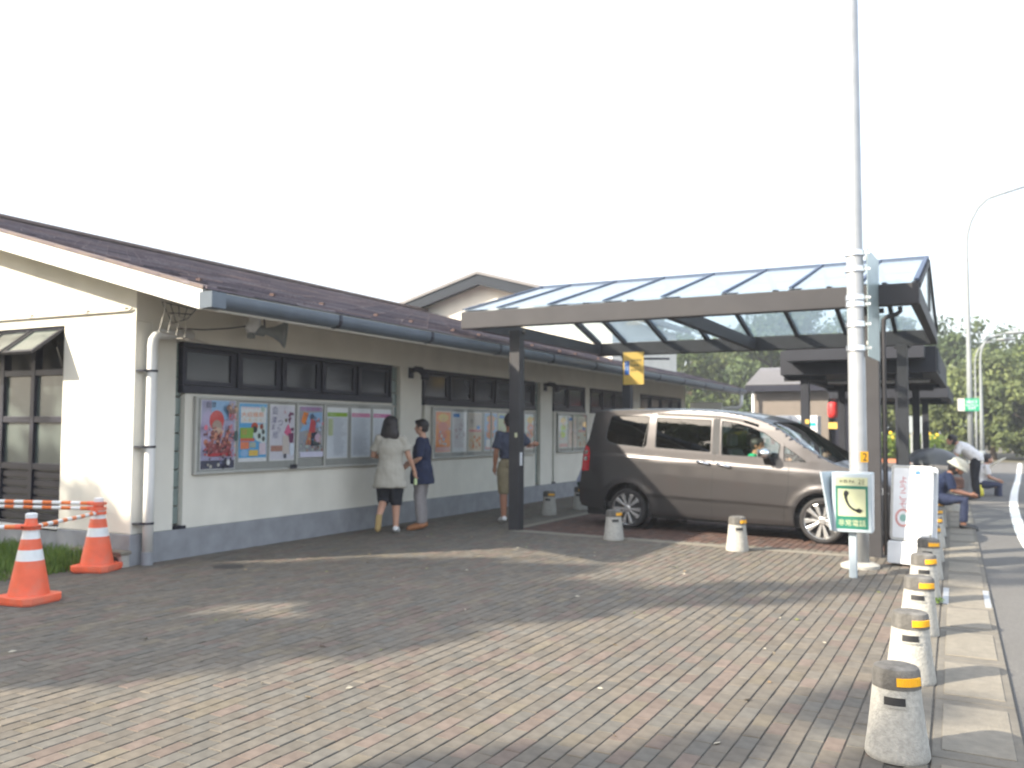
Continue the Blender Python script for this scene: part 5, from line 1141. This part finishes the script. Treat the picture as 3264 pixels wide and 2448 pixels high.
# two visitors reading the first board
t_, J_ = human('woman in a striped beige tunic and black knee shorts walking, seen from behind', (-6.98, 9.73, 0), 33, dict(wrr=(.33, .08, .84), elr=(.25, .0, 1.04), handr=((.1, .1, -1), (-.4, 1, .1), .9), ell=(-.24, .06, 1.04), wrl=(-.10, .22, 1.05), knl=(-.085, .05, .45), anl=(-.13, -.25, .25), tol=(-.14, -.30, .10), knr=(.085, .01, .46)),
      top=dict(mat='stripe', hem=.62, hr=(.24, .17), sleeve=.66, cuff=.080, name='tunic', k=1.14), bottom=dict(mat='black_cloth', len=1.22, w=1.2, name='shorts'), shoe=('sole', 'shoewhite'), hair='long', s=.985, face=(-12, 0))
bt = tag(MB().lathe([(.022, 0), (.024, .01), (.024, .07), (.012, .10), (.012, .115), (0, .116)], n=14).build('drink_bottle', mat('lime_label', (.55, .66, .35), .4), auto=40), 'small pale green drink bottle held by the woman in the striped tunic', 'bottle')
bt.location = t_.matrix_basis @ (J_['wrr'] + Vector((.012, .03, -.19))); 
human('person in a navy shirt and grey trousers looking at the board beside the striped woman', (-6.86, 10.32, 0), 112, dict(elr=(.20, .03, 1.04), wrr=(.14, .20, .95), ell=(-.21, .0, 1.03), wrl=(-.17, .17, .93)), top=dict(mat='navy', hem=.66, hr=(.21, .18), sleeve=.95, cuff=.07, k=1.12), bottom=dict(mat='greycloth', len=1.93, w=1.05), shoe='shoebrown', hair='short', s=.965)
human('man in a slate blue shirt and khaki shorts pointing, half hidden by the canopy post', (-6.22, 11.72, 0), 40, dict(elr=(.30, .08, 1.13), wrr=(.40, .26, 1.14), handr=((.8, .5, 0), (0, .2, 1), .3)), skin='skindark', top=dict(mat='slate', hem=.93, hr=(.155, .12), sleeve=.8, cuff=.075), bottom=dict(mat='khaki', len=1.12, w=1.1, name='shorts'), shoe='shoewhite', hair='short', s=1.03)
SIT = dict(pel=(0, 0, .50), wai=(0, .03, .62), che=(0, .09, .78), nck=(0, .15, .92), hed=(0, .20, 1.06), shl=(-.165, .13, .89), shr=(.165, .13, .89), ell=(-.20, .17, .66), elr=(.20, .17, .66), wrl=(-.10, .37, .58), wrr=(.10, .37, .58), hil=(-.085, .02, .47), hir=(.085, .02, .47), knl=(-.11, .40, .47), knr=(.11, .40, .47), anl=(-.11, .38, .075), anr=(.11, .38, .075), tol=(-.12, .54, .025), tor=(.12, .54, .025))
human('person in a lavender shirt and dark green shorts seated behind the tail of the van', (-6.13, 14.35, -.02), -85, dict(SIT), top=dict(mat='lavender', hem=.52, hr=(.17, .15)), bottom=dict(mat='darkgreen', len=1.0, name='shorts'), shoe='shoewhite', s=.96)
st_, SJ = human('hunched man in navy with a white hat sitting on a kerb bollard', (-.54, 14.56, -.03), -90, dict(SIT, che=(0, .12, .76), nck=(0, .20, .88), hed=(0, .30, .96), shl=(-.165, .18, .85), shr=(.165, .18, .85), ell=(-.2, .24, .62), elr=(.2, .24, .62), wrl=(-.06, .47, .56), wrr=(.06, .47, .56)), skin='skindark', top=dict(mat='navy', hem=.52, hr=(.17, .15), sleeve=.9), bottom=dict(mat='denim', len=1.85), shoe='black', s=.93, face=(0, -28))
def hat(name, label, mtx, m_, r=.19):
    o = MB().lathe([(.0, .11), (.07, .105), (.105, .08), (.118, .02), (.120, .0), (r, -.03), (r + .004, -.026), (.123, .012)], n=28, cap=False); o.tf(mtx)
    return tag(o.build(name, m_, smooth=True), label, 'hat')
hat('sun_hat', 'white wide-brimmed sun hat on the hunched seated man', Matrix.Translation(st_.matrix_basis @ (SJ['hed'] + Vector((0, .02, .05)))) @ Matrix.Rotation(R(32), 4, 'Y'), 'straw', .155)
wh_, WJ = human('man in a white shirt and black trousers bending forward by the road', (-.02, 20.9, 0), 95, dict(wai=(0, .09, .98), che=(0, .22, 1.08), nck=(0, .34, 1.17), hed=(0, .45, 1.24), shl=(-.165, .30, 1.13), shr=(.165, .30, 1.13), ell=(-.19, .38, .90), elr=(.19, .38, .90), wrl=(-.12, .56, .80), wrr=(.10, .58, .82), pel=(0, -.02, .88)), top=dict(mat='white_cloth', hem=.82, hr=(.17, .14), sleeve=.75), bottom=dict(mat='black_cloth', len=1.95, w=1.05), shoe='black', s=.99, face=(0, -20))
tag(MB().lathe([(.0, .05), (.09, .045), (.15, .02), (.17, 0), (.16, -.01), (0, -.012)], n=24).tf(Matrix.Translation(wh_.matrix_basis @ (WJ['wrr'] + Vector((0, .12, .03)))) @ Matrix.Rotation(R(-18), 4, 'Y')).build('white_bundle', 'white_cloth', smooth=True), 'white rounded bundle held out by the man in white', 'bundle')
human('person in a white shirt and jeans sitting on the kerb beyond the man in white', (.04, 22.6, -.24), -80, dict(SIT), top=dict(mat='white_cloth', hem=.52, hr=(.17, .15), sleeve=.8), bottom=dict(mat='denim', len=1.85), shoe='shoewhite', hair='short', s=.98, face=(0, -15))
tag(MB().lathe([(0, .03), (.10, .025), (.19, .0), (.195, -.01), (0, -.01)], n=24).tf(Matrix.Translation((.42, 22.45, .74)) @ Matrix.Rotation(R(-35), 4, 'Y')).build('round_fan', 'straw', smooth=True), 'pale straw disc held up by the person sitting on the kerb', 'fan')
tag(MB().lathe([(.0, 0), (.075, .0), (.085, .06), (.07, .16), (.03, .2), (.04, .24), (0, .23)], n=14).tf(Matrix.Translation((.05, 22.2, -.01))).build('yellow_bag', 'yellowcloth', smooth=True), 'small bright yellow bag on the ground by the kerb sitter', 'bag')
human('balding man in a dark shirt sitting beyond the bonnet of the van', (-2.52, 16.3, .02), -75, dict(SIT), skin='skin', top=dict(mat='black_cloth', hem=.52, hr=(.17, .15), sleeve=1.6), bottom=dict(mat='greycloth', len=1.85), shoe='black', hair='ring', s=1.0)
bn = thing('bench', 'low concrete bench under the walkway canopy behind the van', 'bench', (-2.5, 16.3, 0))
MB().box(-2.9, -2.33, 15.7, 17.0, .38, .44).build('seat', 'concrete', bn, bevel=.01)
for y in (15.85, 16.8): MB().box(-2.8, -2.45, y - .06, y + .06, -.02, .38).build('leg', 'concrete', bn)
dr, _ = human('driver in a green top sitting at the wheel of the van', (0, 0, 0), -90, dict(SIT, pel=(0, 0, .70), wai=(0, -.02, .82), che=(0, -.03, .98), nck=(0, -.02, 1.12), hed=(0, .02, 1.25), shl=(-.165, -.02, 1.08), shr=(.165, -.02, 1.08), ell=(-.2, .15, .90), elr=(.2, .15, .90), wrl=(-.13, .36, 1.0), wrr=(.13, .36, 1.0), hil=(-.085, .02, .68), hir=(.085, .02, .68), knl=(-.11, .42, .66), knr=(.11, .42, .66), anl=(-.11, .62, .42), anr=(.11, .62, .42), tol=(-.12, .74, .42), tor=(.12, .74, .42)), skin='skindark', top=dict(mat='greencloth', hem=.72, hr=(.17, .15), sleeve=1.3), bottom=dict(mat='denim', len=1.8), shoe='black', s=.92)
_vm = Matrix.Translation(van.location) @ Matrix.Rotation(R(-7.7), 4, 'Z')
dr.location = _vm @ Vector((.36, -.40, .06)); dr.rotation_euler.z = R(-97.7)
# odds and ends by the road
um = thing('umbrella', 'open black umbrella behind the hunched man with the white hat', 'umbrella', (0, 0, 0))
n = 8; mb = MB(); rings = []
for i in range(7):
    t = i / 6; r = .46 * math.sin(t * 1.25) / math.sin(1.25); z = .26 * (math.cos(t * 1.25) - math.cos(1.25)) / (1 - math.cos(1.25))
    for j in range(n * 4):
        a = 2 * math.pi * j / (n * 4); k = 1 - .06 * t * abs(math.sin(a * n / 2)); rings.append((max(r * k, .001) * math.cos(a), max(r * k, .001) * math.sin(a), z))
mb.add(rings, [(i * 32 + j, i * 32 + (j + 1) % 32, (i + 1) * 32 + (j + 1) % 32, (i + 1) * 32 + j) for i in range(6) for j in range(32)]); mb.build('canopy', 'umbrella', um, smooth=True)
for j in range(n):
    a = 2 * math.pi * j / n; MB().tube([(.45 * math.sin(t * 1.25) / math.sin(1.25) * math.cos(a), .45 * math.sin(t * 1.25) / math.sin(1.25) * math.sin(a), .26 * (math.cos(t * 1.25) - math.cos(1.25)) / (1 - math.cos(1.25)) - .006) for t in (0, .25, .5, .75, 1)], .004, 5).build('rib', 'steel', um)
MB().tube([(0, 0, .32), (0, 0, -.74)], .007, 8).build('shaft', 'steel', um)
MB().tube([(0, 0, -.72), (0, 0, -.86), (.02, 0, -.885), (.05, 0, -.885), (.07, 0, -.86)], .013, 8).build('handle', 'black', um)
um.location = (-.62, 15.9, .885); um.rotation_euler = (R(0), R(4), 0)
bg_ = thing('shoulder_bag', 'brown leather bag standing on a kerb bollard before the man in white', 'bag', (-.35, 17.6, .39))
MB().box(-.50, -.20, 17.52, 17.68, .391, .60).build('body', 'brownbag', bg_, bevel=.045, seg=3)
MB().tube([(-.46, 17.6, .58), (-.44, 17.6, .72), (-.35, 17.6, .78), (-.26, 17.6, .72), (-.24, 17.6, .58)], .01, 8).build('strap', 'brownbag', bg_, smooth=True)

# ================================================================== BEYOND THE CANOPY
k_ = thing('kiosk', 'tan sided kiosk with a grey metal roof beyond the canopies', 'building', (-5.5, 30, 0))
MB().box(-6.70, -4.25, 30.2, 34, -.02, 2.86).build('wall', 'tan', k_)
for i in range(14): MB().hexa([(-6.70, 30.195, .1 + i * .19), (-4.25, 30.195, .1 + i * .19), (-4.25, 30.2, .1 + i * .19), (-6.70, 30.2, .1 + i * .19)], [(-6.70, 30.18, .1 + i * .19 + .18), (-4.25, 30.18, .1 + i * .19 + .18), (-4.25, 30.2, .1 + i * .19 + .18), (-6.70, 30.2, .1 + i * .19 + .18)]).build('siding_board', 'tan', k_)
MB().hexa([(-6.86, 29.85, 2.88), (-3.9, 29.85, 2.88), (-3.9, 32.3, 3.64), (-6.86, 32.3, 3.64)], [(-6.86, 29.85, 2.94), (-3.9, 29.85, 2.94), (-3.9, 32.3, 3.68), (-6.86, 32.3, 3.68)]).build('roof', 'greyroof', k_)
for i in range(7): z = 2.96 + i * .10; yy = 29.87 + i * .335; MB().bar((-6.86, yy, z), (-3.9, yy, z), .03, .02).build('roof_lap', 'greyroof', k_)
MB().box(-6.86, -3.9, 29.8, 29.86, 2.72, 2.93).build('fascia', 'bronze', k_)
MB().box(-4.2, -2.9, 30.4, 33, -.02, 2.7).build('dark_porch', 'bronze', k_)
MB().tube([(-6.62, 29.95, 2.8), (-6.62, 30.0, 0)], .05, 10).build('downpipe', 'pvc', k_, smooth=True)
for x0, x1, lb, c in ((-6.15, -5.0, 'white drinks vending machine left of the walkway post', YL), (-4.96, -4.2, 'white vending machine with teal bands right behind the walkway post', (.0, .42, .40))):
    v_ = thing('vending_machine', lb, 'vending machine', ((x0 + x1) / 2, 27.9, 0), 'white vending machines by the kiosk')
    MB().box(x0, x1, 27.6, 28.3, 0, 1.87).build('cabinet', 'whiteplastic', v_, bevel=.02)
    MB().box(x0 + .08, x1 - .08, 27.585, 27.598, .9, 1.55).build('display', 'whiteplastic', v_)
    for k in range(4): MB().box(x0 + .1 + k * .16, x0 + .22 + k * .16, 27.57, 27.584, 1.0, 1.18).build('drink_button', mat('can%d' % random.randint(0, 99999), (random.uniform(.1, .6), random.uniform(.1, .5), random.uniform(.1, .5)), .4), v_)
    if c[0] == 0:
        for a in (x0 + .03, x1 - .33): MB().box(a, a + .28, 27.588, 27.598, 1.56, 1.66).build('teal_band', mat('teal%d' % int(a * 100), c, .4), v_)
    else: MB().prism([(x1 - .5, 1.5), (x1 - .1, 1.3), (x1 - .35, 1.62)], 27.57, 27.584, 'y').build('yellow_panel', mat('vend_yellow', (.75, .6, .15), .4), v_)
    MB().box(x0 + .12, x1 - .12, 27.59, 27.599, .2, .42).build('delivery_flap', 'black', v_)
ln = thing('paper_lantern', 'long red paper lantern hanging under the far walkway canopy', 'lantern', (-3.72, 27, 1.9))
MB().lathe([(.05, -.24), (.12, -.21), (.14, -.12), (.145, 0), (.14, .12), (.12, .21), (.05, .24)], (-3.68, 27, 2.02), 20).build('shade', 'red', ln, smooth=True)
for z in (-.25, .24): MB().lathe([(.06, 0), (.06, .03)], (-3.68, 27, 2.02 + z - .01), 14).build('ring', 'black', ln)
MB().tube([(-3.68, 27, 2.28), (-3.68, 27, 2.6)], .006, 5).build('cord', 'black', ln)
tag(MB().box(-3.80, -3.56, 26.98, 27.02, 1.48, 1.66).build('yellow_placard', 'signyellow'), 'small yellow placard below the red lantern', 'placard')
bd = thing('white_signboard', 'sunlit white board standing at the far end of the long building', 'signboard', (-7.2, 26.2, 0))
MB().box(-7.7, -6.72, 26.2, 26.24, 1.62, 2.26).build('panel', 'barge', bd, bevel=.01)
for x in (-7.5, -6.9): MB().box(x - .03, x + .03, 26.241, 26.3, 0, 2.2).build('leg', 'galv', bd)
fd = thing('downpipe', 'white bent downpipe under the eave at the far end of the building', 'downpipe', (-6.2, 26.5, 1.9))
MB().tube([(-6.2, 26.45, 2.48), (-6.2, 26.45, 2.2), (-6.24, 26.45, 2.12), (-6.35, 26.45, 2.08), (-7.75, 26.45, 2.04), (-7.83, 26.45, 1.95), (-7.85, 26.45, 0)], .055, 12).build('pipe', 'pvc', fd, smooth=True)
# lamp posts along the road, arms reaching over it
def lamp(x, y, h, arm, rad, lb):
    t = thing('street_lamp', lb, 'street lamp', (x, y, 0), 'lamp posts along the road')
    pts = [(x, y, 0), (x, y, h * .35), (x, y, h * .8)] + [(x + arm * (1 - math.cos(R(a))) * .55, y, h * .8 + (h * .18) * math.sin(R(a))) for a in (15, 30, 50, 70, 90)] + [(x + arm, y, h)]
    MB().tube(pts, [rad, rad * .85] + [rad * .5] * 6 + [rad * .4], 12).build('mast', 'lampsteel', t, smooth=True)
    MB().sphere((x + arm + .3, y, h), (.42, .16, .09), 12, 8).build('lamp_head', 'lampsteel', t, smooth=True)
    MB().lathe([(rad * 1.6, 0), (rad * 1.6, .5), (rad, .55)], (x, y, 0), 12).build('base', 'lampsteel', t)
lamp(-.22, 45, 12.4, 2.4, .13, 'nearest tall street lamp, carrying the green sign on its mast')
lamp(.24, 46, 5.95, 1.1, .10, 'right-hand of the two shorter street lamps behind the green sign'); lamp(.02, 47, 5.75, 1.0, .065, 'middle thin street lamp between the other two masts')
gs = thing('direction_sign', 'green direction sign with white lines fixed across the nearest lamp mast', 'road sign', (-.1, 44.7, 2.4))
MB().box(-.42, .16, 44.70, 44.73, 2.36, 2.93).build('plate', 'hwgreen', gs); MB().box(-.72, -.43, 44.69, 44.71, 2.36, 2.93).build('edge_plate', 'alu', gs)
MB().box(-.38, .12, 44.694, 44.699, 2.60, 2.62).build('rule', 'whiteplastic', gs)
flat_text('出口', -.34, 2.70, 44.695, .16, 'whiteplastic', gs, .40); flat_text('EXIT', -.28, 2.44, 44.695, .10, 'whiteplastic', gs, .3)
ss = thing('signpost', 'grey twin-legged signpost at the edge of the sunflower bed', 'signpost', (-2.2, 43, 0))
for x in (-2.55, -2.1): MB().box(x - .04, x + .04, 42.96, 43.04, 0, 1.9).build('leg', 'galv', ss)
MB().box(-2.7, -1.95, 42.9, 42.94, 1.35, 2.1).build('board', 'horn', ss)
structure(MB().box(-40, 60, 48, 140, -.11, -.015).build('verge', 'earth')); structure(MB().box(-40, -7.9, 33, 48, -.11, -.016).build('lawn', 'earth'))
MB().box(-14, -1.4, 43.6, 43.9, -.1, .16).build('planter_kerb', 'terracotta', bpy.data.objects['plaza_pavement'])
# bright late-summer haze: faint, even, round the whole place
hz_ = MB().box(-120, 120, -90, 150, -1.2, 26).build('haze', mat('haze_air', (.9, .92, .95)))
hm_ = hz_.data.materials[0]; hn = hm_.node_tree; hn.nodes.remove(hn.nodes['Principled BSDF'])
hv = hn.nodes.new('ShaderNodeVolumePrincipled'); hv.inputs['Color'].default_value = (.92, .94, .97, 1); hv.inputs['Density'].default_value = 0.0019; hv.inputs['Anisotropy'].default_value = 0.3
hn.links.new(hv.outputs[0], hn.nodes['Material Output'].inputs['Volume'])
hz_['kind'] = 'stuff'; tag(hz_, 'pale summer haze filling the air over the whole rest area', 'haze')
random.seed(11)
mb = MB(); hd = MB()
for k in range(1500):
    x, y = random.uniform(-13, -1.5), random.uniform(44, 47); h = random.uniform(.8, 1.35)
    for j in range(5):
        z = h * random.uniform(.2, 1); a = random.uniform(0, 6.28); l = random.uniform(.1, .2); c = (random.random(),) * 3
        mb.add([(x, y, z), (x + l * math.cos(a) - .07 * math.sin(a), y + l * math.sin(a) + .07 * math.cos(a), z + random.uniform(-.06, .08)), (x + 2 * l * math.cos(a), y + 2 * l * math.sin(a), z + random.uniform(-.12, .03)), (x + l * math.cos(a) + .07 * math.sin(a), y + l * math.sin(a) - .07 * math.cos(a), z + random.uniform(-.06, .08))], [(0, 1, 2, 3)], c)
    mb.add([(x - .012, y, -.05), (x + .012, y, -.05), (x + .012, y, h), (x - .012, y, h)], [(0, 1, 2, 3)], (.3, .3, .3))
    if k % 14 == 0: hd.lathe([(0, -.03), (.07, -.015), (.06, .01), (0, .015)], (x, y - .05, h + .04), 10, 'y')
sf = thing('sunflower_bed', 'bed of yellow-green sunflowers beyond the road, glimpsed between dark posts', 'flower bed', (-7, 45, 0)); sf['kind'] = 'stuff'
stuff(mb.build('leaves', 'stem', sf)); stuff(hd.build('flower_heads', 'petal', sf))

# ================================================================== TREES
def tree_meshes(seed, h, cr, ch, nclump, nleaf, ls, leafm, trunk_r=.16, droop=0):
    """tapered trunk with limbs; crown = clumps of leaf quads through an uneven volume"""
    rnd = random.Random(seed); tk = MB(); base = h - ch
    pts = [Vector((0, 0, -.1))]; x = y = 0
    for i in range(1, 7): x += rnd.uniform(-.12, .12); y += rnd.uniform(-.12, .12); pts.append(Vector((x, y, (h - ch * .35) * i / 6)))
    tk.tube(pts, [trunk_r * (1.25 if i == 0 else 1 - .12 * i) for i in range(7)], 9)
    cl = []
    for i in range(nclump):
        a = rnd.uniform(0, 6.283); u = rnd.uniform(-1, 1); rr_ = rnd.uniform(.35, 1) ** .6
        px_, py_, pz = cr * rr_ * math.sqrt(1 - u * u) * math.cos(a) * rnd.uniform(.8, 1.15), cr * rr_ * math.sqrt(1 - u * u) * math.sin(a) * rnd.uniform(.8, 1.15), base + ch / 2 + ch / 2 * rr_ * u * rnd.uniform(.85, 1.1)
        cl.append((Vector((px_, py_, pz)), rnd.uniform(.55, 1.25) * cr * .30))
    for c, r in cl[::max(1, nclump // 9)]:
        s_ = pts[rnd.randint(2, 5)]; m_ = s_.lerp(c, .5) + Vector((0, 0, -.15)); tk.tube([s_, m_, c], [trunk_r * .4, trunk_r * .25, trunk_r * .08], 6)
    cw = MB(); per = nleaf // nclump
    for c, r in cl:
        tone = rnd.uniform(.15, .85)
        for k in range(per):
            d = Vector((rnd.gauss(0, 1), rnd.gauss(0, 1), rnd.gauss(0, .7))); d = d.normalized() * r * rnd.uniform(.3, 1.12); p_ = c + d - Vector((0, 0, droop * rnd.random()))
            n_ = (d.normalized() + Vector((rnd.gauss(0, .6), rnd.gauss(0, .6), rnd.gauss(0, .6) + .35))).normalized(); t1 = n_.orthogonal().normalized(); t1.rotate(Matrix.Rotation(rnd.uniform(0, 6.28), 3, n_)); t2 = n_.cross(t1); a_, b_ = ls * rnd.uniform(.6, 1.3), ls * rnd.uniform(.35, .7)
            q = min(1, max(0, tone + rnd.uniform(-.3, .3)))
            cw.add([p_ - t1 * a_, p_ + t2 * b_, p_ + t1 * a_, p_ - t2 * b_], [(0, 1, 2, 3)], (q, q, q))
    mt_, mc = tk.mesh('trunk', smooth=True), cw.mesh('crown'); mt_.materials.append(M['bark']); mc.materials.append(M[leafm]); return mt_, mc
def plant(meshes, x, y, s, rz, label, group, z=-.02):
    t = thing('tree', label, 'tree', (x, y, z), group)
    for nm, me in zip(('trunk', 'crown'), meshes):
        o = bpy.data.objects.new(nm, me); COL.objects.link(o); o.parent = t
    t.rotation_euler.z = rz; t.scale = (s, s, s); return t
TA = tree_meshes(1, 9.0, 3.6, 7.0, 60, 9000, .20, 'leafA', .22); TB = tree_meshes(2, 10.0, 3.3, 8.2, 60, 9000, .20, 'leafB', .22); TC = tree_meshes(3, 8.0, 3.2, 6.8, 55, 8000, .20, 'leafC', .2)
TD = tree_meshes(4, 5.0, 2.6, 4.7, 45, 6500, .17, 'leafC', .14); TP = tree_meshes(5, 11, 3.0, 6.0, 34, 6000, .20, 'leafB', .2)
G1 = 'trees beyond the road and the canopies'
spots = [(TC, .8, 52, .74, 'tall yellow-green tree just right of the lamp masts'), (TA, 3.3, 56, .74, 'broad green tree at the right edge of the picture'), (TB, 6.5, 60, .8, 'dark tree outside the right edge'), (TB, 2.4, 68, .86, 'dark loose-crowned tree behind the tall yellow-green one'), (TD, 5.2, 52, 1.0, 'low bushy tree at the right edge'),
         (TD, 2.6, 50.5, .85, 'low yellow-green bush tree at the roadside by the lamps'), (TB, -1.6, 60, .85, 'dark tree left of the nearest lamp mast'), (TA, -3.8, 56, .8, 'green tree behind the sunflowers, right of the middle dark post'), (TB, -6.3, 58, .85, 'dark tree behind the sunflowers between the dark posts'), (TC, -5.0, 54, .62, 'small pale tree seen between pole and dark post'),
         (TA, -9.0, 60, .9, 'green tree above the kiosk roof at its right'), (TB, -11.8, 58, .95, 'dark pine-green tree above the kiosk roof'), (TC, -14.5, 62, 1.0, 'yellowish tree seen under the canopy beam'), (TA, -17.5, 60, .95, 'green tree seen through the glass roof'), (TB, -20.5, 64, 1.0, 'dark tree at the left end of the far trees'), (TP, -13, 70, 1.05, 'tall thin-crowned tree rising behind the far trees'), (TP, -6.5, 72, 1.0, 'tall dark tree behind the sunflower trees'),
         (TD, -8.2, 50, .8, 'low bushy tree at the left of the sunflower bed'), (TD, -1.0, 53, .8, 'low bushy tree behind the green sign'), (TA, 9.5, 62, 1.1, 'green tree far right of the road')]
for i, (tm, x, y, s, lb) in enumerate(spots): plant(tm, x, y, s, i * 1.7, lb, G1)
# trees behind the viewer: they dapple the plaza and stand in the van's windows
G2 = 'trees behind the viewer'
TS = tree_meshes(8, 8.4, 1.95, 7.0, 90, 26000, .16, 'leafA', .2)
plant(TS, -11.82, -1.82, 1.0, .4, 'leafy tree at the left behind the viewer shading the cones', G2)
TC_ = tree_meshes(12, 13.0, .50, 11.4, 90, 12000, .12, 'leafB', .12)
plant(TC_, -10.10, -1.9, 1.0, .9, 'slim dark columnar tree behind the viewer shading the telephone box', G2)
TG = tree_meshes(14, 6.7, 1.25, 4.6, 34, 5200, .13, 'leafA', .13)
plant(TG, -13.9, .4, 1.0, 1.9, 'small leafy tree left of the viewer dappling the gable wall', G2)
TS2 = tree_meshes(9, 8.5, .85, 5.6, 36, 5500, .13, 'leafB', .15)
plant(TS2, -8.05, -4.95, 1.0, 2.0, 'slim tree behind the viewer shading the nearest bollard', G2)
for i, (x, y, s, tm) in enumerate([(-22, -27, .8, TB), (-15, -30, .85, TA), (-8.5, -27, .72, TB), (-2, -30, .8, TB), (4.5, -27, .75, TA), (11, -30, .8, TB), (-29, -26, .85, TA), (18, -27, .75, TB)]):
    plant(tm, x, y, s, i * 1.1, 'tall tree in the row far behind the viewer, number %s from the left' % ['second', 'third', 'fourth', 'fifth', 'sixth', 'seventh', 'first', 'eighth'][i], G2)
